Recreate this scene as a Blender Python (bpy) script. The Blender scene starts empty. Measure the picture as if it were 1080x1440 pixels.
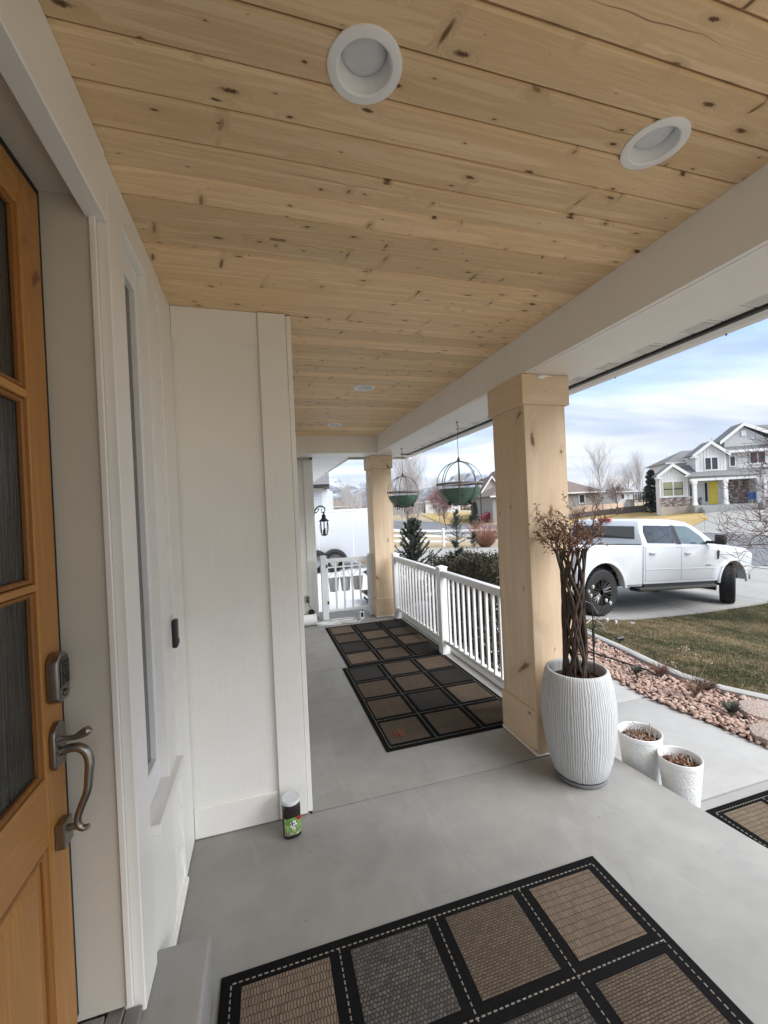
import bpy, bmesh, math, random
import numpy as np
from mathutils import Vector, Matrix, Euler

random.seed(7); rng = np.random.default_rng(7)
S = bpy.context.scene
COL = S.collection
R = math.radians
PI = math.pi

# ------------------------------------------------------------------ camera
CAM = Vector((0, 0, 1.65)); FPX = 586.6
AX_R = Vector((0.95890923, -0.28012980, -0.04494858))
AX_U = Vector((0.04468576, -0.00732834, 0.99897421))
AX_F = Vector((0.28017185, 0.95993416, -0.00549060))
cd = bpy.data.cameras.new('camera'); cam = bpy.data.objects.new('camera', cd); COL.objects.link(cam)
cd.sensor_fit = 'VERTICAL'; cd.sensor_height = 36; cd.sensor_width = 27; cd.lens = FPX / 1440 * 36
cd.clip_start = 0.03; cd.clip_end = 20000
m = Matrix((AX_R, AX_U, -AX_F)).transposed().to_4x4(); m.translation = CAM
cam.matrix_world = m
S.camera = cam

# ------------------------------------------------------------------ light
SUN_EL, SUN_AZ = R(42), R(138)          # azimuth from +Y, clockwise seen from above
W_ = bpy.data.worlds.new("World"); S.world = W_; W_.use_nodes = True
wt = W_.node_tree; wt.nodes.clear()
def wn(t, **k):
    n = wt.nodes.new(t)
    for a, b in k.items(): setattr(n, a, b)
    return n
def wl(a, b): wt.links.new(a, b)
out = wn('ShaderNodeOutputWorld')
sky = wn('ShaderNodeTexSky', sky_type='NISHITA', sun_disc=False, sun_elevation=SUN_EL, sun_rotation=SUN_AZ, air_density=1.0, dust_density=1.2, ozone_density=1.6)
bg1 = wn('ShaderNodeBackground'); bg1.inputs[1].default_value = 0.10
wl(sky.outputs[0], bg1.inputs[0])
tc = wn('ShaderNodeTexCoord'); sx = wn('ShaderNodeSeparateXYZ'); wl(tc.outputs['Generated'], sx.inputs[0])
def wm(op, a, b=None, c=None):
    n = wn('ShaderNodeMath', operation=op)
    for i, v in enumerate((a, b, c)):
        if v is None: continue
        if hasattr(v, 'is_linked'): wl(v, n.inputs[i])
        else: n.inputs[i].default_value = v
    return n.outputs[0]
zc = wm('ADD', wm('MAXIMUM', sx.outputs[2], 0.0), 0.16)
cx = wm('DIVIDE', sx.outputs[0], zc); cy = wm('DIVIDE', sx.outputs[1], zc)
# the cloud layer drifts in long bands across the view
cu = wm('ADD', wm('MULTIPLY', cx, 0.96), wm('MULTIPLY', cy, -0.28)); cv = wm('ADD', wm('MULTIPLY', cx, 0.28), wm('MULTIPLY', cy, 0.96))
cb = wn('ShaderNodeCombineXYZ'); wl(wm('MULTIPLY', cu, 0.42), cb.inputs[0]); wl(cv, cb.inputs[1]); cb.inputs[2].default_value = 4.3
def wnoise(scale, det, rough, off, dist=0.0):
    mp = wn('ShaderNodeVectorMath', operation='ADD'); wl(cb.outputs[0], mp.inputs[0]); mp.inputs[1].default_value = off
    n = wn('ShaderNodeTexNoise'); wl(mp.outputs[0], n.inputs['Vector'])
    n.inputs['Scale'].default_value = scale; n.inputs['Detail'].default_value = det; n.inputs['Roughness'].default_value = rough; n.inputs['Distortion'].default_value = dist
    return n.outputs[0]
def wramp(f, stops):
    r = wn('ShaderNodeValToRGB'); wl(f, r.inputs[0]); e = r.color_ramp.elements
    while len(e) < len(stops): e.new(0.5)
    for i, (pos, c) in enumerate(stops):
        e[i].position = pos; e[i].color = (c, c, c, 1) if isinstance(c, (int, float)) else (*c, 1)
    return r.outputs[0]
shade = wramp(wnoise(1.5, 7, 0.52, (2.1, 0.7, 0), 0.35), [(0.38, (0.33, 0.45, 0.66)), (0.5, (0.54, 0.64, 0.79)), (0.60, (0.90, 0.91, 0.92))])
low = wramp(sx.outputs[2], [(0.0, 1.0), (0.055, 0.85), (0.17, 0.0)])
mixc = wn('ShaderNodeMix', data_type='RGBA'); wl(wm('MULTIPLY', low, 0.7), mixc.inputs[0]); wl(shade, mixc.inputs[6]); mixc.inputs[7].default_value = (0.86, 0.85, 0.84, 1)
bg2 = wn('ShaderNodeBackground'); wl(mixc.outputs[2], bg2.inputs[0]); bg2.inputs[1].default_value = 0.305
cover = wramp(wnoise(0.8, 8, 0.55, (0.4, 5.2, 2.0), 0.3), [(0.36, 0.25), (0.47, 0.9), (0.56, 1.0)])
mixs = wn('ShaderNodeMixShader'); wl(cover, mixs.inputs[0]); wl(bg1.outputs[0], mixs.inputs[1]); wl(bg2.outputs[0], mixs.inputs[2])
wl(mixs.outputs[0], out.inputs[0])
sd = bpy.data.lights.new('sun', 'SUN'); sd.energy = 1.5; sd.angle = R(50); sd.color = (1, 0.985, 0.965)
so = bpy.data.objects.new('sun', sd); COL.objects.link(so)
dirv = Vector((math.sin(SUN_AZ) * math.cos(SUN_EL), math.cos(SUN_AZ) * math.cos(SUN_EL), math.sin(SUN_EL)))
so.rotation_euler = (-dirv).to_track_quat('-Z', 'Y').to_euler(); so.location = (0, -20, 30)
S.view_settings.view_transform = 'Standard'; S.view_settings.look = 'None'; S.view_settings.gamma = 1
S.view_settings.use_curve_mapping = False
S.view_settings.exposure = 2.03
S.cycles.max_bounces = 10; S.cycles.diffuse_bounces = 6

# ------------------------------------------------------------------ helpers
class MB:
    """collects shapes; every builder adds to one mesh"""
    def __init__(s): s.v = []; s.f = []
    def add(s, vs, fs):
        o = len(s.v); s.v += [tuple(v) for v in vs]; s.f += [tuple(i + o for i in f) for f in fs]; return s
    def box(s, x0, y0, z0, x1, y1, z1):
        vs = [(x0, y0, z0), (x1, y0, z0), (x1, y1, z0), (x0, y1, z0), (x0, y0, z1), (x1, y0, z1), (x1, y1, z1), (x0, y1, z1)]
        return s.add(vs, [(0, 3, 2, 1), (4, 5, 6, 7), (0, 1, 5, 4), (1, 2, 6, 5), (2, 3, 7, 6), (3, 0, 4, 7)])
    def prism(s, poly, a, b, axis='z'):
        """2D polygon pushed from a to b along an axis: z takes (x,y), y takes (x,z), x takes (y,z)"""
        def P(p, t): return (p[0], p[1], t) if axis == 'z' else ((p[0], t, p[1]) if axis == 'y' else (t, p[0], p[1]))
        n = len(poly); ar = sum(poly[i][0] * poly[(i + 1) % n][1] - poly[(i + 1) % n][0] * poly[i][1] for i in range(n))
        if (ar < 0) != (axis == 'y'): poly = poly[::-1]
        vs = [P(p, a) for p in poly] + [P(p, b) for p in poly]
        fs = [tuple(range(n))[::-1], tuple(range(n, 2 * n))] + [(i, (i + 1) % n, n + (i + 1) % n, n + i) for i in range(n)]
        return s.add(vs, fs)
    def loft(s, rings, cap=True, closed=True):
        n = len(rings[0]); vs = [p for r in rings for p in r]; fs = []
        for k in range(len(rings) - 1):
            for i in range(n if closed else n - 1):
                j = (i + 1) % n; fs.append((k * n + i, k * n + j, (k + 1) * n + j, (k + 1) * n + i))
        if cap: fs += [tuple(range(n))[::-1], tuple(range((len(rings) - 1) * n, len(rings) * n))]
        return s.add(vs, fs)
    def tube(s, pts, r, n=6, cap=True):
        pts = [Vector(p) for p in pts]; rs = r if isinstance(r, (list, tuple)) else [r] * len(pts)
        rings = []; ref = None
        for i, p in enumerate(pts):
            d = (pts[min(i + 1, len(pts) - 1)] - pts[max(i - 1, 0)])
            d = d.normalized() if d.length > 1e-9 else Vector((0, 0, 1))
            if ref is None: ref = Vector((0, 0, 1)) if abs(d.z) < 0.9 else Vector((1, 0, 0))
            a = d.cross(ref); a = a.normalized() if a.length > 1e-6 else Vector((1, 0, 0)); b = d.cross(a).normalized(); ref = a.cross(d) * 1.0
            rings.append([p + (a * math.cos(2 * PI * k / n) + b * math.sin(2 * PI * k / n)) * rs[i] for k in range(n)])
        return s.loft(rings, cap)
    def lathe(s, prof, n=32, c=(0, 0, 0), axis='z', closed=False, cap=False):
        rings = []
        for r, z in prof:
            ring = []
            for k in range(n):
                a = 2 * PI * k / n; x, y = r * math.cos(a), r * math.sin(a)
                p = (x, y, z) if axis == 'z' else ((x, -z, y) if axis == 'y' else (z, x, y))
                ring.append((p[0] + c[0], p[1] + c[1], p[2] + c[2]))
            rings.append(ring)
        if closed: rings.append(rings[0])
        return s.loft(rings, cap and not closed)
    def ball(s, c, r, n=8, k=5):
        return s.lathe([(r * math.sin(PI * i / k) + 1e-5, -r * math.cos(PI * i / k)) for i in range(k + 1)], n, c)

MESHN = 0
def mesh_of(name, mb, mat=None, bev=0, seg=1, smooth=False, ang=35):
    me = bpy.data.meshes.new(name)
    if isinstance(mb, MB): me.from_pydata(mb.v, [], mb.f)
    else:
        v, f = mb; v = np.asarray(v, np.float32); f = np.asarray(f, np.int32); k = f.shape[1]
        me.vertices.add(len(v)); me.vertices.foreach_set('co', v.ravel())
        me.loops.add(f.size); me.loops.foreach_set('vertex_index', f.ravel())
        me.polygons.add(len(f)); me.polygons.foreach_set('loop_start', np.arange(0, f.size, k, dtype=np.int32)); me.polygons.foreach_set('loop_total', np.full(len(f), k, np.int32))
        me.update(calc_edges=True)
    if bev:
        bm = bmesh.new(); bm.from_mesh(me); bm.normal_update()
        es = [e for e in bm.edges if len(e.link_faces) == 2 and e.calc_face_angle(0) > R(25)]
        bmesh.ops.bevel(bm, geom=es, offset=bev, segments=seg, profile=0.5, affect='EDGES', clamp_overlap=True)
        bm.to_mesh(me); bm.free()
    if smooth or bev:
        me.polygons.foreach_set('use_smooth', [True] * len(me.polygons)); me.set_sharp_from_angle(angle=R(ang))
    if mat is not None: me.materials.append(mat)
    me.update()
    return me

def link(name, me, parent=None, world=True):
    o = bpy.data.objects.new(name, me); COL.objects.link(o)
    if parent is not None:
        o.parent = parent
        if world and parent.type == 'EMPTY': o.matrix_parent_inverse = parent.matrix_basis.inverted()
    return o
def obj(name, mb, mat, parent=None, world=True, **k):
    return link(name, mesh_of(name, mb, mat, **k), parent, world)
def tag(o, label=None, cat=None, group=None, kind=None):
    if label: o['label'] = label
    if cat: o['category'] = cat
    if group: o['group'] = group
    if kind: o['kind'] = kind
    return o
def thing(name, label=None, cat=None, loc=(0, 0, 0), rz=0, group=None, kind=None):
    o = bpy.data.objects.new(name, None); COL.objects.link(o); o.empty_display_size = 0.1
    o.location = loc; o.rotation_euler = (0, 0, rz)
    return tag(o, label, cat, group, kind)
def dup(o, parent=None):
    c = o.copy(); COL.objects.link(c)
    if parent is not None: c.parent = parent
    for ch in list(o.children): dup(ch, c)
    return c

# terrain: the yard falls from the porch to the street and rises behind it
TX = [(-4000, 2), (-60, -.35), (-2, -.3), (2.0, -.17), (3.4, -.17), (4.2, -.22), (5.2, -.36), (6.4, -.55), (8.4, -.72), (10.6, -.85), (16.7, -1.0), (28.5, -.85), (33, -.35), (38, .15), (60, .3), (200, .5), (4000, 3)]
def T(x):
    for (a, za), (b, zb) in zip(TX, TX[1:]):
        if x <= b: return za + (zb - za) * (x - a) / (b - a)
    return TX[-1][1]
def sheet(name, poly, off, mat, parent=None, thick=0):
    """a sheet of ground laid over the terrain; thick gives it a skirt"""
    bm = bmesh.new(); f = bm.faces.new([bm.verts.new((x, y, 0)) for x, y in poly])
    if f.normal.z < 0 or f.calc_area() and (bm.normal_update() or f.normal.z < 0): f.normal_flip()
    xs = [p[0] for p in poly]
    for x, _ in TX:
        if min(xs) < x < max(xs):
            bmesh.ops.bisect_plane(bm, geom=bm.verts[:] + bm.edges[:] + bm.faces[:], plane_co=(x, 0, 0), plane_no=(1, 0, 0))
    for v in bm.verts: v.co.z = T(v.co.x) + off
    if thick:
        ed = [e for e in bm.edges if e.is_boundary]
        g = bmesh.ops.extrude_edge_only(bm, edges=ed)
        for v in g['geom']:
            if isinstance(v, bmesh.types.BMVert): v.co.z -= thick
    bm.normal_update()
    me = bpy.data.meshes.new(name); bm.to_mesh(me); bm.free(); me.materials.append(mat)
    return link(name, me, parent)
RH = Vector((math.cos(0.28397752), -math.sin(0.28397752), 0)); FH = Vector((math.sin(0.28397752), math.cos(0.28397752), 0))
def spot(u, d, z=None):
    """a point u metres to the right of the view line and d metres along it, on the ground"""
    p = RH * u + FH * d
    return Vector((p.x, p.y, T(p.x) if z is None else z))

# ------------------------------------------------------------------ materials
class NT:
    def __init__(s, name):
        s.m = bpy.data.materials.new(name); s.m.use_nodes = True; s.t = s.m.node_tree
        s.b = s.t.nodes['Principled BSDF']
    def n(s, typ, ins=None, **k):
        x = s.t.nodes.new('ShaderNode' + typ)
        for a, b in k.items(): setattr(x, a, b)
        for a, b in (ins or {}).items(): s.put(x, a, b)
        return x
    def put(s, x, a, b):
        if hasattr(b, 'is_linked'): s.t.links.new(b, x.inputs[a])
        else: x.inputs[a].default_value = b
    def set(s, **k):
        for a, b in k.items(): s.put(s.b, {'col': 'Base Color', 'rough': 'Roughness', 'metal': 'Metallic', 'spec': 'Specular IOR Level', 'normal': 'Normal', 'trans': 'Transmission Weight', 'alpha': 'Alpha', 'coat': 'Coat Weight', 'coatr': 'Coat Roughness', 'ior': 'IOR'}[a], b)
        return s
    def math(s, op, a, b=0.0, c=0.0, clamp=False):
        return s.n('Math', {0: a, 1: b, 2: c}, operation=op, use_clamp=clamp).outputs[0]
    def coord(s, which='Object', scale=(1, 1, 1), loc=(0, 0, 0), rnd=0.0):
        v = s.n('TexCoord').outputs[which]
        if rnd:
            r = s.n('ObjectInfo').outputs['Random']
            cx_ = s.n('CombineXYZ', {0: s.math('MULTIPLY', r, rnd), 1: s.math('MULTIPLY', r, rnd * 0.73), 2: s.math('MULTIPLY', r, rnd * 1.31)})
            v = s.n('VectorMath', {0: v, 1: cx_.outputs[0]}, operation='ADD').outputs[0]
        return s.n('Mapping', {'Vector': v, 'Scale': scale, 'Location': loc}).outputs[0]
    def noise(s, v, scale, det=4, rough=0.55, dist=0.0, out=0):
        return s.n('TexNoise', {'Vector': v, 'Scale': scale, 'Detail': det, 'Roughness': rough, 'Distortion': dist}).outputs[out]
    def ramp(s, f, stops, interp='LINEAR'):
        r = s.n('ValToRGB', {0: f}); e = r.color_ramp.elements; r.color_ramp.interpolation = interp
        while len(e) < len(stops): e.new(0.5)
        for i, (p, c) in enumerate(stops):
            e[i].position = p; e[i].color = (c, c, c, 1) if isinstance(c, (int, float)) else (*c, 1)
        return r.outputs[0]
    def mix(s, f, a, b, blend='MIX'):
        x = s.n('Mix', {0: f}, data_type='RGBA', blend_type=blend)
        for i, c in ((6, a), (7, b)): s.put(x, i, (*c, 1) if isinstance(c, tuple) and len(c) == 3 else c)
        return x.outputs[2]
    def bump(s, h, strength=0.3, dist=0.01, n=None):
        ins = {'Height': h, 'Strength': strength, 'Distance': dist}
        if n is not None: ins['Normal'] = n
        return s.n('Bump', ins).outputs[0]

def plain(name, col, rough=0.5, var=0.08, scale=6.0, metal=0.0, bump=0.0, bscale=200, rnd=0, which='Object'):
    """one paint, plastic or metal with slight wear in tone and sheen"""
    t = NT(name); v = t.coord(which, rnd=3.1 if rnd else 0)
    f = t.noise(v, scale, 5, 0.6)
    lo = tuple(c * (1 - var) for c in col); hi = tuple(min(1, c * (1 + var)) for c in col)
    c = t.ramp(f, [(0.3, lo), (0.7, hi)])
    if rnd:
        k = t.math('ADD', t.math('MULTIPLY', t.n('ObjectInfo').outputs['Random'], rnd), 1 - rnd / 2)
        c = t.n('VectorMath', {0: c, 'Scale': k}, operation='SCALE').outputs[0]
    t.set(col=c, rough=t.math('ADD', t.math('MULTIPLY', f, 0.12), rough - 0.06), metal=metal)
    if bump: t.set(normal=t.bump(t.noise(v, bscale, 3), bump, 0.002))
    return t.m

def wood(name, light, dark, knot, axis='x', grain=1.0, knots=1.0, rough=0.55, ring=0.5, rndtone=0.18, across='yz'):
    """sawn softwood: long grain along one axis, darker late-wood lines and scattered knots"""
    t = NT(name)
    order = {'x': (0, 1, 2), 'y': (1, 0, 2), 'z': (2, 0, 1)}[axis]
    raw = t.coord('Object', rnd=37.0)
    sp = t.n('SeparateXYZ', {0: raw})
    L = sp.outputs[order[0]]; A = sp.outputs[order[1]]; B = sp.outputs[order[2]]
    A2 = t.math('ADD', A, B)
    # knots: sparse cells, stretched a little along the grain
    kv = t.n('CombineXYZ', {0: t.math('MULTIPLY', L, 3.4 * knots), 1: t.math('MULTIPLY', A2, 9.0 * knots), 2: 0.0}).outputs[0]
    kv = t.n('VectorMath', {0: kv, 1: t.n('VectorMath', {0: t.noise(raw, 9, 2, out=1), 'Scale': 0.28}, operation='SCALE').outputs[0]}, operation='ADD').outputs[0]
    vo = t.n('TexVoronoi', {'Vector': kv, 'Scale': 1.0, 'Randomness': 1.0}, voronoi_dimensions='2D', feature='F1')
    kr = t.n('SeparateColor', {0: vo.outputs['Color']})
    size = t.math('MULTIPLY', t.math('POWER', kr.outputs[0], 2.6), 0.125)
    kd = t.math('DIVIDE', vo.outputs['Distance'], t.math('ADD', size, 0.012))
    kd = t.math('ADD', kd, t.math('MULTIPLY', t.math('SUBTRACT', t.noise(raw, 130, 3, .7), .5), 1.3))
    kmask = t.ramp(kd, [(0.45, 1.0), (1.1, 0.0)])
    halo = t.ramp(t.math('DIVIDE', kd, 3.2), [(0.2, 1.0), (1.0, 0.0)])
    gate = t.math('GREATER_THAN', kr.outputs[1], 0.22)
    kmask = t.math('MULTIPLY', kmask, gate); halo = t.math('MULTIPLY', halo, gate)
    # spike knots: short dark dashes lying across the grain, and drying cracks along it
    sv = t.n('CombineXYZ', {0: t.math('ADD', t.math('MULTIPLY', L, 4.2 * knots), t.math('MULTIPLY', A2, 1.6)), 1: t.math('MULTIPLY', A2, 3.1 * knots), 2: 0.0}).outputs[0]
    sv = t.n('VectorMath', {0: sv, 1: t.n('VectorMath', {0: t.noise(raw, 14, 2, out=1), 'Scale': .10}, operation='SCALE').outputs[0]}, operation='ADD').outputs[0]
    v2 = t.n('TexVoronoi', {'Vector': sv, 'Scale': 1.0, 'Randomness': 1.0}, voronoi_dimensions='2D', feature='F1'); k2 = t.n('SeparateColor', {0: v2.outputs['Color']})
    off = t.n('SeparateXYZ', {0: t.n('VectorMath', {0: sv, 1: v2.outputs['Position']}, operation='SUBTRACT').outputs[0]})
    dd = t.math('ADD', t.math('POWER', t.math('MULTIPLY', off.outputs[0], 17.0), 2.0), t.math('POWER', t.math('MULTIPLY', off.outputs[1], t.math('ADD', 3.5, t.math('MULTIPLY', k2.outputs[2], 16.0))), 2.0))
    spike = t.math('MULTIPLY', t.ramp(dd, [(.15, 1.0), (.9, 0.0)]), t.math('GREATER_THAN', k2.outputs[0], 0.66))
    sh = t.math('MULTIPLY', t.ramp(t.math('DIVIDE', dd, 9.0), [(.05, .8), (1.0, 0.0)]), t.math('GREATER_THAN', k2.outputs[0], 0.66))
    kmask = t.math('MAXIMUM', kmask, t.math('MULTIPLY', spike, t.math('ADD', .35, t.math('MULTIPLY', k2.outputs[1], .6)))); halo = t.math('MAXIMUM', halo, sh)
    cv_ = t.n('CombineXYZ', {0: t.math('MULTIPLY', L, 1.3), 1: t.math('ADD', t.math('MULTIPLY', A2, 6.0), t.math('MULTIPLY', t.noise(t.n('VectorMath', {0: raw, 1: (3, 3, 3)}, operation='MULTIPLY').outputs[0], 1.0, 2), .35)), 2: 0.0}).outputs[0]
    v3 = t.n('TexVoronoi', {'Vector': cv_, 'Scale': 1.0, 'Randomness': 1.0}, voronoi_dimensions='2D', feature='F1'); k3 = t.n('SeparateColor', {0: v3.outputs['Color']})
    o3 = t.n('SeparateXYZ', {0: t.n('VectorMath', {0: cv_, 1: v3.outputs['Position']}, operation='SUBTRACT').outputs[0]})
    d3 = t.math('ADD', t.math('POWER', t.math('MULTIPLY', o3.outputs[0], 3.2), 2.0), t.math('POWER', t.math('MULTIPLY', o3.outputs[1], 95.0), 2.0))
    crackm = t.math('MULTIPLY', t.ramp(d3, [(.3, 1.0), (1.0, 0.0)]), t.math('GREATER_THAN', k3.outputs[0], .80))
    kmask = t.math('MAXIMUM', kmask, t.math('MULTIPLY', crackm, .7 * min(1, knots)))
    # grain swerves round the knots
    gv = t.n('CombineXYZ', {0: t.math('MULTIPLY', L, 1.1), 1: t.math('ADD', t.math('MULTIPLY', A, 26.0 * grain), t.math('MULTIPLY', halo, 1.3)), 2: t.math('MULTIPLY', B, 26.0 * grain)}).outputs[0]
    g1 = t.noise(gv, 1.0, 6, 0.62, 0.5)
    fv = t.n('CombineXYZ', {0: t.math('MULTIPLY', L, 6.0), 1: t.math('MULTIPLY', A, 340.0), 2: t.math('MULTIPLY', B, 340.0)}).outputs[0]
    fine = t.noise(fv, 1.0, 2, 0.5)
    rings = t.n('Math', {0: t.math('MULTIPLY', g1, 34.0)}, operation='SINE').outputs[0]
    f = t.math('ADD', t.math('MULTIPLY', g1, 0.75), t.math('ADD', t.math('MULTIPLY', rings, 0.15 * ring), t.math('MULTIPLY', fine, 0.16)))
    col = t.ramp(f, [(0.28, dark), (0.5, tuple((a + b) / 2 for a, b in zip(light, dark))), (0.68, light)])
    broad = t.noise(t.n('VectorMath', {0: raw, 1: (0.8, 2.5, 2.5) if axis == 'x' else (2.5, 2.5, 0.8)}, operation='MULTIPLY').outputs[0], 1.3, 3)
    col = t.mix(t.ramp(broad, [(0.4, 0.0), (0.75, 0.35)]), col, tuple(c * k for c, k in zip(dark, (1.02, 0.93, 0.82))))
    col = t.mix(t.math('MULTIPLY', halo, 0.42), col, tuple((a * 2 + b) / 3 for a, b in zip(dark, knot)))
    col = t.mix(t.math('MULTIPLY', kmask, 0.93), col, knot)
    k = t.math('ADD', t.math('MULTIPLY', t.n('ObjectInfo').outputs['Random'], rndtone), 1 - rndtone / 2)
    col = t.n('VectorMath', {0: col, 'Scale': k}, operation='SCALE').outputs[0]
    t.set(col=col, rough=t.math('ADD', t.math('MULTIPLY', f, 0.15), rough - 0.07), spec=.3, normal=t.bump(t.math('SUBTRACT', f, t.math('MULTIPLY', kmask, 0.2)), 0.12, 0.003))
    return t.m

M = {}
M['pine'] = wood('pine_plank', (0.85, 0.655, 0.425), (0.70, 0.50, 0.29), (0.10, 0.042, 0.016), 'x', ring=0.9, knots=1.6, rndtone=0.26)
M['post_z'] = wood('alder_upright', (0.75, 0.61, 0.455), (0.65, 0.50, 0.345), (0.16, 0.075, 0.03), 'z', grain=0.6, knots=0.55, ring=0.5, rndtone=0.08)
M['post_x'] = wood('alder_crosswise', (0.75, 0.61, 0.455), (0.65, 0.50, 0.345), (0.16, 0.075, 0.03), 'x', grain=0.6, knots=0.5, ring=0.5, rndtone=0.08)
M['post_y'] = wood('alder_lengthwise', (0.75, 0.61, 0.455), (0.65, 0.50, 0.345), (0.16, 0.075, 0.03), 'y', grain=0.6, knots=0.6, ring=0.5, rndtone=0.08)
M['door_z'] = wood('fir_stile', (0.47, 0.235, 0.07), (0.36, 0.165, 0.045), (0.16, 0.06, 0.02), 'z', grain=1.6, knots=0.2, rough=0.38, ring=0.9, rndtone=0.08)
M['door_y'] = wood('fir_rail', (0.50, 0.26, 0.085), (0.38, 0.18, 0.05), (0.16, 0.06, 0.02), 'y', grain=1.6, knots=0.2, rough=0.38, ring=0.9, rndtone=0.08)
M['door_bead'] = wood('fir_bead', (0.33, 0.15, 0.04), (0.22, 0.09, 0.025), (0.12, 0.05, 0.02), 'z', grain=1.5, knots=0.2, rough=0.4)

def paint(name, col, emboss=0.0, axis='z', rough=0.42):
    t = NT(name); v = t.coord('Object')
    big = t.noise(v, 2.3, 4, 0.6)
    c = t.ramp(big, [(0.3, tuple(k * 0.94 for k in col)), (0.7, col)])
    sm = t.ramp(t.noise(t.coord('Object', scale=(1, 1, .55), loc=(5, 2, 8)), 4.5, 6, .7, .8), [(.60, 0.0), (.78, .5)])
    c = t.mix(t.math('MULTIPLY', sm, .16), c, tuple(k * q for k, q in zip(col, (.70, .66, .60))))
    sp = t.n('SeparateXYZ', {0: v}); o = {'x': (0, 1, 2), 'z': (2, 0, 1), 'y': (1, 0, 2)}[axis]
    gv = t.n('CombineXYZ', {0: t.math('MULTIPLY', sp.outputs[o[0]], 3.0), 1: t.math('MULTIPLY', sp.outputs[o[1]], 75.0), 2: t.math('MULTIPLY', sp.outputs[o[2]], 75.0)}).outputs[0]
    h = t.math('ADD', t.math('MULTIPLY', t.noise(gv, 1.0, 4, 0.65, 1.2), emboss), t.math('MULTIPLY', t.noise(v, 260, 2), 0.16))
    t.set(col=c, rough=rough, normal=t.bump(h, 0.5, 0.003))
    return t.m
WHITE = (0.87, 0.86, 0.82)
M['wall_z'] = paint('white_fibre_cement_upright', WHITE, 0.9, 'z')
M['wall_x'] = paint('white_fibre_cement_across', WHITE, 0.9, 'x')
M['wall_y'] = paint('white_fibre_cement_lengthwise', WHITE, 0.9, 'y')
M['trim'] = paint('white_trim_paint', (0.85, 0.84, 0.81), 0.15, 'z', 0.35)
M['trim_y'] = paint('white_beam_paint', (0.83, 0.815, 0.78), 0.2, 'y', 0.4)
M['jamb'] = paint('cream_jamb_paint', (0.60, 0.575, 0.51), 0.12, 'z', 0.4)
M['vinyl'] = plain('white_vinyl', (0.80, 0.81, 0.82), 0.32, 0.03, 9)
M['soffit'] = plain('white_soffit_metal', (0.78, 0.78, 0.77), 0.4, 0.03, 5)
M['gap'] = plain('black_weather_seal', (0.012, 0.012, 0.012), 0.7)
M['shadow'] = plain('dark_backing', (0.03, 0.025, 0.02), 0.9)
M['black'] = plain('black_painted_metal', (0.018, 0.018, 0.019), 0.45, 0.15, 12)
M['bronze'] = plain('dark_bronze_metal', (0.045, 0.04, 0.037), 0.42, 0.2, 14, metal=0.5)
M['pewter'] = plain('brushed_pewter', (0.30, 0.285, 0.265), 0.30, 0.1, 30, metal=1.0)
M['pewter_dark'] = plain('dark_keypad_cover', (0.07, 0.07, 0.068), 0.22, 0.1, 30, metal=0.4)
M['lamp_white'] = plain('white_lamp_trim', (0.80, 0.81, 0.82), 0.4, 0.02)
M['lamp_lens'] = plain('frosted_lamp_lens', (0.62, 0.64, 0.66), 0.25, 0.06, 18)
M['decking'] = plain('grey_grooved_sill', (0.20, 0.19, 0.18), 0.5, 0.12, 20)

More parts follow.
